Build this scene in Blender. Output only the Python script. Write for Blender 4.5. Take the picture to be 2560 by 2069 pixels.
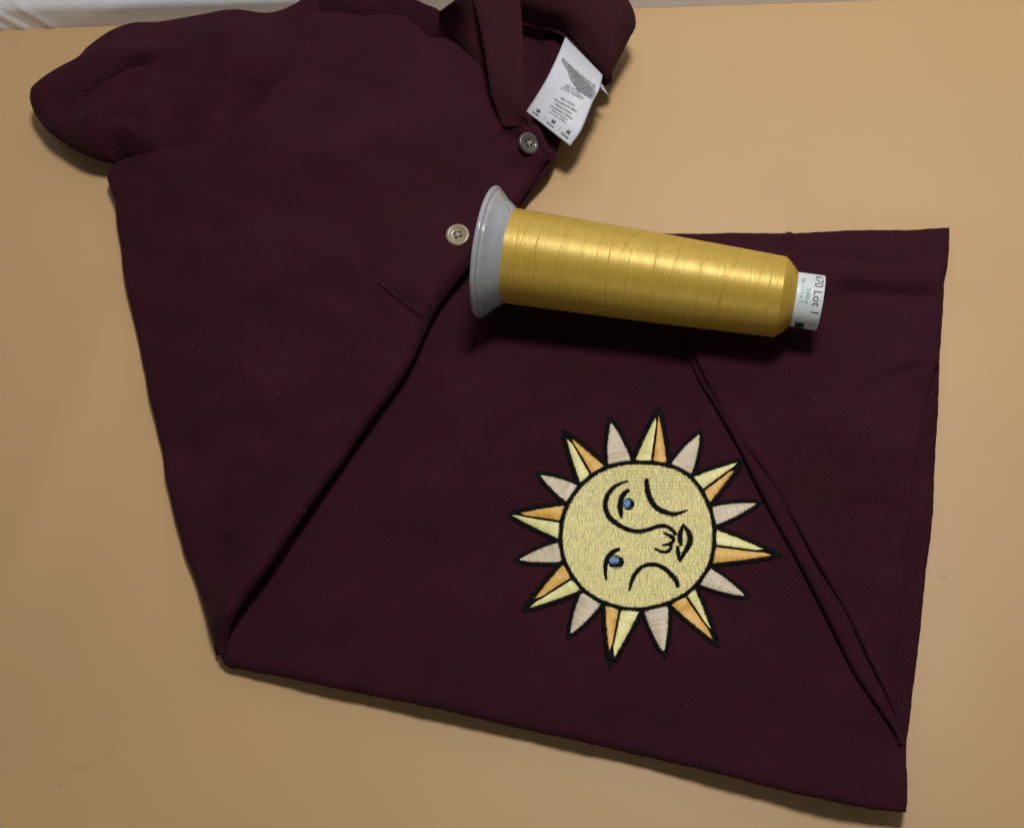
import bpy, bmesh, math, random
import numpy as np
from mathutils import Vector, Matrix
from mathutils.geometry import delaunay_2d_cdt

random.seed(7); np.random.seed(7)
scene = bpy.context.scene
for o in list(bpy.data.objects):
    bpy.data.objects.remove(o)
COL = scene.collection

# ------------------------------------------------------------------ camera
F_PX, PX, PY, W_PX = 2841.0, 1640.0, 1034.5, 2560.0
TILT = math.radians(24.0)
CAM = np.array([0.0, 0.0, 0.50])
cam_d = bpy.data.cameras.new('camera')
cam_d.sensor_width = 36.0
cam_d.lens = F_PX / W_PX * 36.0
cam_d.shift_x = -(PX - 1280.0) / W_PX
cam_d.clip_start = 0.01
cam_d.clip_end = 50
cam_d.dof.use_dof = True
cam_d.dof.focus_distance = 0.535
cam_d.dof.aperture_fstop = 13.0
cam = bpy.data.objects.new('camera', cam_d)
cam.location = CAM
cam.rotation_euler = (TILT, 0, 0)
COL.objects.link(cam)
scene.camera = cam
scene.render.resolution_x, scene.render.resolution_y = 1024, 827

# ------------------------------------------------------------------ world, lamps, exposure
world = bpy.data.worlds.new('World')
scene.world = world
world.use_nodes = True
bg = world.node_tree.nodes['Background']
bg.inputs['Color'].default_value = (1.0, 0.93, 0.86, 1)
bg.inputs['Strength'].default_value = 0.045

def area_lamp(name, loc, target, size, power, color):
    l = bpy.data.lights.new(name, 'AREA')
    l.shape = 'DISK'; l.size = size; l.energy = power; l.color = color
    o = bpy.data.objects.new(name, l)
    o.location = loc
    o.rotation_euler = (Vector(target) - Vector(loc)).to_track_quat('-Z', 'Y').to_euler()
    COL.objects.link(o)
    return o
area_lamp('ceiling_lamp', (0.08, 0.445, 0.90), (0.07, 0.38, 0.0), 0.17, 6.1, (1.0, 0.985, 0.955))
area_lamp('room_lamp', (0.05, -0.85, 0.50), (0.0, 0.25, 0.0), 0.24, 1.15, (1.0, 0.97, 0.93))

vs = scene.view_settings
vs.view_transform = 'Standard'; vs.look = 'None'; vs.exposure = 0.0; vs.gamma = 1.0
vs.use_curve_mapping = False

# ------------------------------------------------------------------ geometry helpers
CT, ST = math.cos(TILT), math.sin(TILT)
def P(x, y, z):
    """point at height z that stands where the photograph shows pixel x, y"""
    x = np.asarray(x, float); y = np.asarray(y, float); z = np.asarray(z, float)
    dx = (x - PX) / F_PX; dy = -(y - PY) / F_PX
    wx, wy, wz = dx, dy * CT + ST, dy * ST - CT
    t = (z - CAM[2]) / wz
    return np.stack([CAM[0] + wx * t, CAM[1] + wy * t, z + 0 * t], -1)
def depth_of(p):
    v = np.asarray(p) - CAM
    return float(v @ np.array([0, ST, -CT]))

def tag(o, label=None, cat=None, kind=None, group=None):
    if label: o['label'] = label
    if cat: o['category'] = cat
    if kind: o['kind'] = kind
    if group: o['group'] = group
    return o
def empty(name, loc):
    o = bpy.data.objects.new(name, None)
    o.location = loc; o.empty_display_size = 0.02
    COL.objects.link(o)
    return o
ROOTLOC = {}
def link(name, me, mat=None, parent=None):
    o = bpy.data.objects.new(name, me)
    COL.objects.link(o)
    if mat is not None: me.materials.append(mat)
    if parent is not None:
        o.parent = parent
        r = parent
        while r.parent: r = r.parent
        if parent is r:
            o.matrix_parent_inverse = Matrix.Translation(-Vector(r.location))
    return o
def mesh(name, V, Fc, mat=None, parent=None, smooth=True, uv=None):
    me = bpy.data.meshes.new(name)
    me.from_pydata([tuple(map(float, v)) for v in V], [], [tuple(map(int, f)) for f in Fc])
    me.update()
    if smooth: me.polygons.foreach_set('use_smooth', [True] * len(me.polygons))
    if uv is not None:
        uv = np.asarray(uv, float)
        lay = me.uv_layers.new(name='UVMap')
        li = np.empty(len(me.loops), int); me.loops.foreach_get('vertex_index', li)
        lay.data.foreach_set('uv', uv[li].ravel())
    return link(name, me, mat, parent)

def hermite(pts, closed=True, step=6.0, corners=()):
    """smooth curve through points (first two columns are the plane), other columns follow"""
    pts = np.asarray(pts, float); n = len(pts); out = []
    m = np.zeros_like(pts)
    for i in range(n):
        if i in corners: continue
        a = pts[(i - 1) % n] if (closed or i > 0) else pts[i]
        b = pts[(i + 1) % n] if (closed or i < n - 1) else pts[i]
        m[i] = (b - a) * 0.5
        la = np.hypot(*(pts[i] - a)[:2]); lb = np.hypot(*(b - pts[i])[:2])
        lim = 2.0 * min(x for x in (la, lb) if x > 1e-12)
        L = np.hypot(*m[i][:2])
        if L > lim: m[i] *= lim / L
    for i in range(n if closed else n - 1):
        p0, p1 = pts[i], pts[(i + 1) % n]
        L = np.hypot(*(p1 - p0)[:2]); k = max(1, int(math.ceil(L / step)))
        m0, m1 = m[i], m[(i + 1) % n]
        for j in range(k):
            t = j / k
            out.append((2*t**3-3*t**2+1)*p0 + (t**3-2*t**2+t)*m0 + (-2*t**3+3*t**2)*p1 + (t**3-t**2)*m1)
    if not closed: out.append(pts[-1])
    return np.array(out)

def seg_dist(Q, poly, closed=True):
    """distance from points Q to a polyline, index of nearest segment and parameter along it"""
    A = poly[:, :2]; B = np.roll(A, -1, 0)
    if not closed: A, B = A[:-1], B[:-1]
    best = np.full(len(Q), 1e9); bi = np.zeros(len(Q), int); bt = np.zeros(len(Q))
    AB = B - A; L2 = np.maximum((AB ** 2).sum(1), 1e-18)
    for s in range(0, len(Q), 4000):
        q = Q[s:s+4000]
        t = ((q[:, None, :] - A[None]) * AB[None]).sum(2) / L2[None]
        t = np.clip(t, 0, 1)
        d = np.linalg.norm(q[:, None, :] - (A[None] + t[..., None] * AB[None]), axis=2)
        k = d.argmin(1); r = np.arange(len(q))
        best[s:s+4000] = d[r, k]; bi[s:s+4000] = k; bt[s:s+4000] = t[r, k]
    return best, bi, bt
def inside(Q, poly):
    x, y = Q[:, 0], Q[:, 1]; res = np.zeros(len(Q), bool)
    X, Y = poly[:, 0], poly[:, 1]; n = len(poly); j = n - 1
    for i in range(n):
        c = (Y[i] > y) != (Y[j] > y)
        if c.any():
            xx = (X[j] - X[i]) * (y - Y[i]) / (Y[j] - Y[i] + 1e-30) + X[i]
            res ^= c & (x < xx)
        j = i
    return res
class TPS:
    def __init__(self, xy, z, lam=2e-6):
        self.c = np.asarray(xy, float); n = len(self.c)
        K = self.k(self.c, self.c) + lam * np.eye(n)
        Pm = np.hstack([np.ones((n, 1)), self.c])
        A = np.zeros((n + 3, n + 3)); A[:n, :n] = K; A[:n, n:] = Pm; A[n:, :n] = Pm.T
        self.w = np.linalg.solve(A, np.concatenate([z, np.zeros(3)]))
    @staticmethod
    def k(a, b):
        r2 = ((a[:, None] - b[None]) ** 2).sum(2)
        return 0.5 * r2 * np.log(r2 + 1e-12)
    def __call__(self, q):
        n = len(self.c)
        return self.k(q, self.c) @ self.w[:n] + self.w[n] + q @ self.w[n+1:]

class Panel:
    """a piece of cloth lying flat: outline with rolled edge, top surface with folds.
    outline rows: x, y (pixels), z of the crown, h half thickness of the edge  [mm]"""
    def __init__(self, outline, ctrl=(), creases=(), corners=(), grid=0.0019, wav=0.0003, seed=1, rk=1.4, uvrot=0.0, wob=0.0):
        o = hermite(outline, True, 6.0, corners)
        z = o[:, 2] * 1e-3; h = np.maximum(o[:, 3], 0.2) * 1e-3
        self.B = P(o[:, 0], o[:, 1], z - h)[:, :2]
        self.h = h; self.rk = rk; self.grid = grid; self.uvrot = uvrot
        if wob:
            nn = len(self.B); a = np.arange(nn)
            w = sum(np.sin(a * f + p) for f, p in ((.35, .3), (.61, 1.9), (1.13, 4.)))
            t = np.roll(self.B, -1, 0) - np.roll(self.B, 1, 0); t /= np.linalg.norm(t, axis=1)[:, None] + 1e-12
            self.B = self.B + np.stack([t[:, 1], -t[:, 0]], 1) * w[:, None] * wob
        o2 = np.asarray(outline, float)
        cx = [P(a[0], a[1], (a[2] - a[3]) * 1e-3)[:2] for a in o2]; cz = [a[2] * 1e-3 for a in o2]
        for c in ctrl:
            cx.append(P(c[0], c[1], c[2] * 1e-3)[:2]); cz.append(c[2] * 1e-3)
        self.tps = TPS(np.array(cx), np.array(cz))
        rng = np.random.RandomState(seed)
        self.waves = []
        for i in range(9):
            lam = rng.uniform(0.018, 0.075); a = rng.uniform(0, 2 * math.pi)
            self.waves.append((math.cos(a) * 2 * math.pi / lam, math.sin(a) * 2 * math.pi / lam, rng.uniform(0, 6.28), wav * lam / 0.05))
        self.cre = []
        for pl, width, dep in creases:        # polyline px, width mm, height mm (negative: groove)
            q = hermite([(a, b) for a, b in pl], False, 8.0)
            z0 = self.tps(P(q[:, 0], q[:, 1], 0.012)[:, :2])
            self.cre.append((P(q[:, 0], q[:, 1], z0)[:, :2], width * 1e-3, dep * 1e-3 * (1.45 if width >= 3 else 1.0)))
    def z(self, Q, edge=True):
        Q = np.asarray(Q, float)
        z = self.tps(Q)
        for kx, ky, ph, am in self.waves: z = z + am * np.sin(Q[:, 0] * kx + Q[:, 1] * ky + ph)
        for pl, w, dep in self.cre:
            near = (Q[:, 0] > pl[:, 0].min() - 4*w) & (Q[:, 0] < pl[:, 0].max() + 4*w) & (Q[:, 1] > pl[:, 1].min() - 4*w) & (Q[:, 1] < pl[:, 1].max() + 4*w)
            if not near.any(): continue
            d, i, t = seg_dist(Q[near], pl, False)
            s = (i + t) / (len(pl) - 1)
            fade = np.clip(np.minimum(s, 1 - s) * 5, 0, 1); fade = fade * fade * (3 - 2 * fade)
            z[near] += dep * np.exp(-(d / w) ** 2) * fade
        if edge:
            d, i, t = seg_dist(Q, self.B)
            h = self.h[i]; r = np.maximum(self.rk * h, 0.0006)
            u = 1 - np.clip(d / r, 0, 1)
            z = z - h * (1 - np.sqrt(np.maximum(1 - u * u, 0)))
        return z
    def at(self, x, y, up=0.0):
        """point on the top surface at pixel x, y"""
        x = np.atleast_1d(np.asarray(x, float)); y = np.atleast_1d(np.asarray(y, float))
        z = np.full(len(x), 0.008)
        for _ in range(5):
            z = self.z(P(x, y, z)[:, :2])
        return P(x, y, z + up)
    def build(self, name, mat, parent, open_under=False):
        B = self.B; n = len(B)
        t = np.roll(B, -1, 0) - np.roll(B, 1, 0); t /= np.linalg.norm(t, axis=1)[:, None] + 1e-12
        area = 0.5 * np.sum(B[:, 0] * np.roll(B[:, 1], -1) - np.roll(B[:, 0], -1) * B[:, 1])
        nrm = np.stack([-t[:, 1], t[:, 0]], 1) * (1 if area > 0 else -1)      # inward
        r = np.maximum(self.rk * self.h, 0.0006)
        pts = [B]
        for k in (0.06, 0.2, 0.45, 0.8, 1.2):
            q = B + nrm * (k * r)[:, None]
            ok = inside(q, B); q = q[ok]; kk = (k * r)[ok]
            d, _, _ = seg_dist(q, B); q = q[d > kk * 0.93]
            pts.append(q[::1] if k < 0.5 else q[::2])
        lo, hi = B.min(0), B.max(0); g = self.grid
        gx = np.arange(lo[0], hi[0], g); gy = np.arange(lo[1], hi[1], g * 0.866)
        G = np.array([(x + (j % 2) * g / 2, y) for j, y in enumerate(gy) for x in gx])
        G = G + np.random.uniform(-0.12, 0.12, G.shape) * g
        G = G[inside(G, B)]
        d, i, _ = seg_dist(G, B)
        G = G[d > 1.35 * r[i] + 0.25 * g]
        pts.append(G)
        pts = np.vstack(pts)
        edges = [(i, (i + 1) % n) for i in range(n)]
        S = 1000.0
        res = delaunay_2d_cdt([Vector((p[0] * S, p[1] * S)) for p in pts], edges, [], 1, 1e-5)
        V2 = np.array([(v.x / S, v.y / S) for v in res[0]]); faces = [list(f) for f in res[2]]
        orig = res[3]
        Z = self.z(V2)
        V = np.column_stack([V2, Z])
        back = {}
        for vi, lst in enumerate(orig):
            for k in lst:
                if k < n: back[k] = vi
        # rolled underside
        ring0 = [back[k] for k in range(n)]
        V = list(map(tuple, V)); prev = ring0
        fl = []
        # face orientation of top
        a, b, c = (np.array(V[k]) for k in faces[0])
        if np.cross(b - a, c - a)[2] < 0: faces = [f[::-1] for f in faces]
        topz = np.array([V[k][2] for k in ring0]) + self.h
        sgn = area > 0
        for ins, zz in ((0.0, 1.25), (0.22, 1.6), (0.6, 1.9), (1.3, 2.02)):
            cur = []
            q = B + nrm * (ins * r)[:, None]
            for k in range(n):
                cur.append(len(V)); V.append((q[k][0], q[k][1], topz[k] - zz * self.h[k]))
            for k in range(n):
                k2 = (k + 1) % n
                f = (prev[k], cur[k], cur[k2], prev[k2])
                fl.append(f if sgn else f[::-1])
            prev = cur
        c, s = math.cos(self.uvrot), math.sin(self.uvrot)
        VA = np.array(V)
        uv = np.column_stack([VA[:, 0] * c - VA[:, 1] * s, VA[:, 0] * s + VA[:, 1] * c]) * 1000
        return mesh(name, V, faces + fl, mat, parent, True, uv)

def loft(name, rows, mat, parent, nu=40, nv=16, thick=0.0011, uvs=1.0, uvrot=0.0):
    """sheet through rows of (x px, y px, z mm) control points, given a thickness"""
    W = [np.array([P(a, b, c * 1e-3) for a, b, c in row]) for row in rows]
    def spline(Pn, n):
        Pn = np.asarray(Pn); m = len(Pn); t = np.linspace(0, m - 1, n); out = []
        for tt in t:
            i = min(int(tt), m - 2); f = tt - i
            p0 = Pn[max(i - 1, 0)] if i > 0 else 2 * Pn[0] - Pn[1]
            p1, p2 = Pn[i], Pn[i + 1]
            p3 = Pn[i + 2] if i + 2 < m else 2 * Pn[-1] - Pn[-2]
            out.append(0.5 * (2*p1 + (p2-p0)*f + (2*p0-5*p1+4*p2-p3)*f*f + (3*p1-p0-3*p2+p3)*f**3))
        return np.array(out)
    R = np.array([spline(w, nu) for w in W])
    G = np.array([spline(R[:, j], nv) for j in range(nu)])     # nu x nv x 3
    V = G.reshape(-1, 3); F = []
    for i in range(nu - 1):
        for j in range(nv - 1):
            F.append((i*nv+j, i*nv+j+1, (i+1)*nv+j+1, (i+1)*nv+j))
    du = np.concatenate([[0], np.cumsum(np.linalg.norm(np.diff(G[:, nv//2], axis=0), axis=1))])
    dv = np.concatenate([[0], np.cumsum(np.linalg.norm(np.diff(G[nu//2], axis=0), axis=1))])
    c, s = math.cos(uvrot), math.sin(uvrot)
    uv = [((a*c - b*s) * 1000, (a*s + b*c) * 1000) for a in du for b in dv]
    e = np.cross(V[F[0][1]] - V[F[0][0]], V[F[0][3]] - V[F[0][0]])
    mid = F[len(F)//2]; e = np.cross(V[mid[1]] - V[mid[0]], V[mid[3]] - V[mid[0]])
    if e @ (CAM - V[mid[0]]) < 0: F = [f[::-1] for f in F]
    o = mesh(name, V, F, mat, parent, True, uv)
    if thick:
        md = o.modifiers.new('thickness', 'SOLIDIFY'); md.thickness = thick; md.offset = -1
    return o, G

def tube(V, F, path, rad, seg=6):
    """append a round cord along a path to vertex and face lists"""
    path = np.asarray(path, float); n = len(path); b0 = len(V)
    rad = np.broadcast_to(rad, (n,))
    for i in range(n):
        t = path[min(i + 1, n - 1)] - path[max(i - 1, 0)]; t /= np.linalg.norm(t) + 1e-12
        a = np.cross(t, (0, 0, 1)); 
        if np.linalg.norm(a) < 1e-6: a = np.cross(t, (1, 0, 0))
        a /= np.linalg.norm(a); b = np.cross(a, t)
        for k in range(seg):
            w = 2 * math.pi * k / seg
            V.append(path[i] + rad[i] * (math.cos(w) * a + math.sin(w) * b))
    for i in range(n - 1):
        for k in range(seg):
            k2 = (k + 1) % seg
            F.append((b0+i*seg+k, b0+i*seg+k2, b0+(i+1)*seg+k2, b0+(i+1)*seg+k))
    F.append(tuple(b0 + k for k in range(seg))[::-1]); F.append(tuple(b0 + (n-1)*seg + k for k in range(seg)))

# ------------------------------------------------------------------ materials
def nt(name):
    m = bpy.data.materials.new(name); m.use_nodes = True
    t = m.node_tree; b = t.nodes['Principled BSDF']
    return m, t, b
def N(t, typ, **kw):
    n = t.nodes.new(typ)
    for k, v in kw.items():
        if hasattr(n, k): setattr(n, k, v)
        else: n.inputs[k.replace('_', ' ')].default_value = v
    return n
def math_(t, op, a, b=None, c=None):
    n = t.nodes.new('ShaderNodeMath'); n.operation = op
    for i, v in enumerate((a, b, c)):
        if v is None: continue
        if isinstance(v, (int, float)): n.inputs[i].default_value = v
        else: t.links.new(v, n.inputs[i])
    return n.outputs[0]
def mixc(t, fac, a, b, blend='MIX'):
    n = t.nodes.new('ShaderNodeMix'); n.data_type = 'RGBA'; n.blend_type = blend
    for s, v in ((n.inputs[0], fac), (n.inputs[6], a), (n.inputs[7], b)):
        if isinstance(v, (int, float)): s.default_value = v
        elif isinstance(v, tuple): s.default_value = v if len(v) == 4 else (*v, 1)
        else: t.links.new(v, s)
    return n.outputs[2]
def ramp(t, x, a, b, lo=0.0, hi=1.0):
    n = t.nodes.new('ShaderNodeMapRange'); n.inputs[1].default_value = a; n.inputs[2].default_value = b
    n.inputs[3].default_value = lo; n.inputs[4].default_value = hi
    t.links.new(x, n.inputs[0]); return n.outputs[0]
def noise(t, vec, scale, detail=3, rough=0.55):
    n = t.nodes.new('ShaderNodeTexNoise'); n.inputs['Scale'].default_value = scale
    n.inputs['Detail'].default_value = detail; n.inputs['Roughness'].default_value = rough
    if vec is not None: t.links.new(vec, n.inputs['Vector'])
    return n.outputs['Fac']

def cloth_material(name, base, dark, rib=False, period=1.3):
    m, t, b = nt(name)
    uv = t.nodes.new('ShaderNodeUVMap').outputs[0]
    sep = t.nodes.new('ShaderNodeSeparateXYZ'); t.links.new(uv, sep.inputs[0])
    u, v = sep.outputs[0], sep.outputs[1]
    wob = noise(t, uv, 0.22, 3)
    k = 2 * math.pi / period
    su = math_(t, 'SINE', math_(t, 'ADD', math_(t, 'MULTIPLY', u, k), math_(t, 'MULTIPLY', wob, 5.0)))
    if rib:
        pat = su
    else:
        sv = math_(t, 'SINE', math_(t, 'ADD', math_(t, 'MULTIPLY', v, k * 0.8), math_(t, 'MULTIPLY', wob, 4.0)))
        pat = math_(t, 'MULTIPLY', math_(t, 'ADD', su, math_(t, 'MULTIPLY', math_(t, 'MULTIPLY', su, sv), 1.0)), 0.72)
    fib = noise(t, uv, 2.4, 4, 0.7)
    big = noise(t, uv, 0.022, 4, 0.6)
    p01 = math_(t, 'MULTIPLY_ADD', pat, 0.5, 0.5)
    c = mixc(t, ramp(t, p01, 0.0, 1.0), dark, base)
    mid = noise(t, uv, 0.11, 3, 0.6)
    c = mixc(t, ramp(t, big, 0.42, 0.66, 0.0, 0.34), c, (base[0]*1.15, base[1]*0.95, base[2]*1.15))
    c = mixc(t, ramp(t, big, 0.50, 0.32, 0.0, 0.30), c, (base[0]*0.55, base[1]*0.85, base[2]*0.55))
    c = mixc(t, ramp(t, mid, 0.40, 0.62, 0.0, 0.18), c, (base[0]*0.95, base[1]*0.62, base[2]*0.8))
    c = mixc(t, ramp(t, fib, 0.35, 0.7, 0.0, 0.6), c, (base[0]*0.5, base[1]*0.5, base[2]*0.5))
    t.links.new(c, b.inputs['Base Color'])
    b.inputs['Roughness'].default_value = 0.92
    b.inputs['Specular IOR Level'].default_value = 0.10
    b.inputs['Sheen Weight'].default_value = 0.055
    b.inputs['Sheen Roughness'].default_value = 0.42
    b.inputs['Sheen Tint'].default_value = (0.8, 0.42, 0.47, 1)
    hgt = math_(t, 'ADD', math_(t, 'MULTIPLY', pat, 0.5), math_(t, 'MULTIPLY', fib, 0.8))
    bm = t.nodes.new('ShaderNodeBump'); bm.inputs['Strength'].default_value = 0.5; bm.inputs['Distance'].default_value = 0.00022
    t.links.new(hgt, bm.inputs['Height']); t.links.new(bm.outputs[0], b.inputs['Normal'])
    return m
MAROON = (0.057, 0.0126, 0.0218); MAROON_D = (0.0070, 0.0014, 0.0026)
M_cloth = cloth_material('maroon_pique_knit', MAROON, MAROON_D)
M_rib = cloth_material('maroon_rib_knit', (0.050, 0.0130, 0.0182), (0.030, 0.0076, 0.0108), True, 1.5)

def thread_material(name, col, col2, rough=0.45, spec=0.5):
    m, t, b = nt(name)
    g = t.nodes.new('ShaderNodeNewGeometry').outputs['Position']
    f = noise(t, g, 1400, 3, 0.6); f2 = noise(t, g, 260, 2)
    c = mixc(t, ramp(t, f, 0.3, 0.7), col2, col)
    c = mixc(t, ramp(t, f2, 0.35, 0.65, 0, 0.25), c, col2)
    uv = t.nodes.new('ShaderNodeUVMap').outputs[0]
    st = noise(t, uv, 0.9, 1)
    c = mixc(t, ramp(t, st, 0.40, 0.62, 0.0, 0.7), c, tuple(x * 0.68 for x in col2))
    t.links.new(c, b.inputs['Base Color'])
    b.inputs['Roughness'].default_value = rough; b.inputs['Specular IOR Level'].default_value = spec
    bm = t.nodes.new('ShaderNodeBump'); bm.inputs['Strength'].default_value = 0.4; bm.inputs['Distance'].default_value = 0.0002
    t.links.new(f, bm.inputs['Height']); t.links.new(bm.outputs[0], b.inputs['Normal'])
    return m
M_face = thread_material('pale_gold_embroidery_thread', (0.95, 0.86, 0.41), (0.86, 0.76, 0.32))
M_yel = thread_material('lemon_embroidery_thread', (0.95, 0.88, 0.40), (0.84, 0.76, 0.30))
M_org = thread_material('orange_embroidery_thread', (0.90, 0.52, 0.075), (0.74, 0.39, 0.045))
M_bei = thread_material('beige_embroidery_thread', (0.78, 0.65, 0.47), (0.60, 0.48, 0.33))
M_blk = thread_material('black_embroidery_thread', (0.006, 0.006, 0.0075), (0.003, 0.003, 0.0035), 0.75, 0.10)
M_blu = thread_material('blue_embroidery_thread', (0.12, 0.27, 0.62), (0.07, 0.16, 0.42))
M_seam = thread_material('maroon_sewing_thread', (0.085, 0.027, 0.036), (0.035, 0.011, 0.015), 0.6, 0.2)

def plain(name, col, rough=0.5, spec=0.5, **kw):
    m, t, b = nt(name)
    g = t.nodes.new('ShaderNodeNewGeometry').outputs['Position']
    f = noise(t, g, 180, 3)
    c = mixc(t, ramp(t, f, 0.3, 0.7), tuple(x * 0.93 for x in col), col)
    t.links.new(c, b.inputs['Base Color'])
    b.inputs['Roughness'].default_value = rough; b.inputs['Specular IOR Level'].default_value = spec
    for k, v in kw.items(): b.inputs[k.replace('_', ' ')].default_value = v
    return m
M_label = plain('white_satin_label', (0.60, 0.61, 0.67), 0.45, 0.3)
M_ink = plain('black_ink', (0.02, 0.02, 0.025), 0.6, 0.2)
M_inkg = plain('grey_see_through_print', (0.14, 0.14, 0.15), 0.6, 0.2)
M_inkl = plain('light_grey_print', (0.27, 0.27, 0.285), 0.6, 0.2)
M_green = plain('green_ink', (0.05, 0.30, 0.24), 0.6, 0.2)
M_dgreen = plain('dark_green_ink', (0.006, 0.06, 0.045), 0.6, 0.2)
M_button = plain('horn_coloured_button', (0.29, 0.235, 0.15), 0.25, 0.45)
M_button2 = plain('clear_smoky_button', (0.17, 0.15, 0.13), 0.25, 0.45, Transmission_Weight=0.45)
M_bthread = plain('cream_button_thread', (0.62, 0.58, 0.46), 0.5, 0.4)
M_tube = plain('white_paper_core', (0.66, 0.70, 0.74), 0.4, 0.4)
M_flange = plain('milky_grey_plastic', (0.38, 0.395, 0.43), 0.17, 0.75, Subsurface_Weight=0.45, Subsurface_Scale=0.004)
M_hole = plain('dark_hollow', (0.02, 0.018, 0.016), 0.8, 0.2)

def gold_material():
    m, t, b = nt('gold_polyester_thread')
    uv = t.nodes.new('ShaderNodeUVMap').outputs[0]           # u: mm along axis, v: mm around
    mp = t.nodes.new('ShaderNodeMapping'); mp.inputs['Scale'].default_value = (1.0, 0.035, 1.0)
    t.links.new(uv, mp.inputs[0])
    streak = noise(t, mp.outputs[0], 3.2, 4, 0.65)
    mp2 = t.nodes.new('ShaderNodeMapping'); mp2.inputs['Scale'].default_value = (1.0, 0.10, 1.0)
    t.links.new(uv, mp2.inputs[0])
    band = noise(t, mp2.outputs[0], 0.22, 2)
    sp = noise(t, uv, 2.2, 4, 0.75)
    c = mixc(t, ramp(t, streak, 0.3, 0.7), (0.42, 0.268, 0.034), (0.60, 0.410, 0.068))
    c = mixc(t, ramp(t, band, 0.4, 0.65, 0, 0.35), c, (0.50, 0.285, 0.028))
    t.links.new(c, b.inputs['Base Color'])
    t.links.new(ramp(t, sp, 0.3, 0.7, 0.31, 0.43), b.inputs['Roughness'])
    b.inputs['Specular IOR Level'].default_value = 0.75
    b.inputs['Specular Tint'].default_value = (1.0, 0.92, 0.66, 1)
    b.inputs['Metallic'].default_value = 0.16
    h = math_(t, 'ADD', math_(t, 'MULTIPLY', streak, 1.0), math_(t, 'MULTIPLY', sp, 0.2))
    bm = t.nodes.new('ShaderNodeBump'); bm.inputs['Strength'].default_value = 0.28; bm.inputs['Distance'].default_value = 0.0003
    t.links.new(h, bm.inputs['Height']); t.links.new(bm.outputs[0], b.inputs['Normal'])
    return m
M_gold = gold_material()

def table_material():
    m, t, b = nt('tan_vinyl')
    g = t.nodes.new('ShaderNodeNewGeometry').outputs['Position']
    f = noise(t, g, 900, 3, 0.6); big = noise(t, g, 9, 3)
    c = mixc(t, ramp(t, big, 0.3, 0.7), (0.535, 0.340, 0.172), (0.565, 0.370, 0.180))
    c = mixc(t, ramp(t, f, 0.25, 0.75, 0, 0.10), c, (0.40, 0.26, 0.13))
    nz = noise(t, g, 210, 4, 0.6)
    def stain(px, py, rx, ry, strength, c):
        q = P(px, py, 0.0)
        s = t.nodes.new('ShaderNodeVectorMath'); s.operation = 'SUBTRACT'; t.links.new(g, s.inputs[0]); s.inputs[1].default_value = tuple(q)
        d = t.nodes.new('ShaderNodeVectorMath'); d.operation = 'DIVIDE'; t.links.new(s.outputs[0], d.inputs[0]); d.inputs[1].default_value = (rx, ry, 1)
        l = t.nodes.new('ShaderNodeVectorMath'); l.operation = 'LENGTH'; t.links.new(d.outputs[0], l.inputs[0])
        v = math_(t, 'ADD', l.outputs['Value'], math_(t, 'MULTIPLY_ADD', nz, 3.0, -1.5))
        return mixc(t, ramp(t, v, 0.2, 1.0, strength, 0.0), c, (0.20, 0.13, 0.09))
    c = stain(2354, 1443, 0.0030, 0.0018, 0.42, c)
    c = stain(190, 1918, 0.0050, 0.0022, 0.16, c)
    c = stain(279, 1866, 0.0014, 0.0022, 0.22, c)
    c = stain(150, 1965, 0.0060, 0.0018, 0.12, c)
    t.links.new(c, b.inputs['Base Color'])
    b.inputs['Roughness'].default_value = 0.40
    b.inputs['Specular IOR Level'].default_value = 0.42
    bm = t.nodes.new('ShaderNodeBump'); bm.inputs['Strength'].default_value = 0.12; bm.inputs['Distance'].default_value = 0.0002
    t.links.new(f, bm.inputs['Height']); t.links.new(bm.outputs[0], b.inputs['Normal'])
    return m
M_table = table_material()
def wall_material():
    m, t, b = nt('white_gloss_paint')
    g = t.nodes.new('ShaderNodeNewGeometry').outputs['Position']
    mp = t.nodes.new('ShaderNodeMapping'); mp.inputs['Scale'].default_value = (1, 1, 0.35); t.links.new(g, mp.inputs[0])
    f = noise(t, mp.outputs[0], 60, 4)
    c = mixc(t, ramp(t, f, 0.3, 0.7), (0.82, 0.83, 0.86), (0.88, 0.89, 0.92))
    t.links.new(c, b.inputs['Base Color']); b.inputs['Roughness'].default_value = 0.4
    bm = t.nodes.new('ShaderNodeBump'); bm.inputs['Strength'].default_value = 0.25; bm.inputs['Distance'].default_value = 0.001
    t.links.new(f, bm.inputs['Height']); t.links.new(bm.outputs[0], b.inputs['Normal'])
    return m
M_wall = wall_material()

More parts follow.
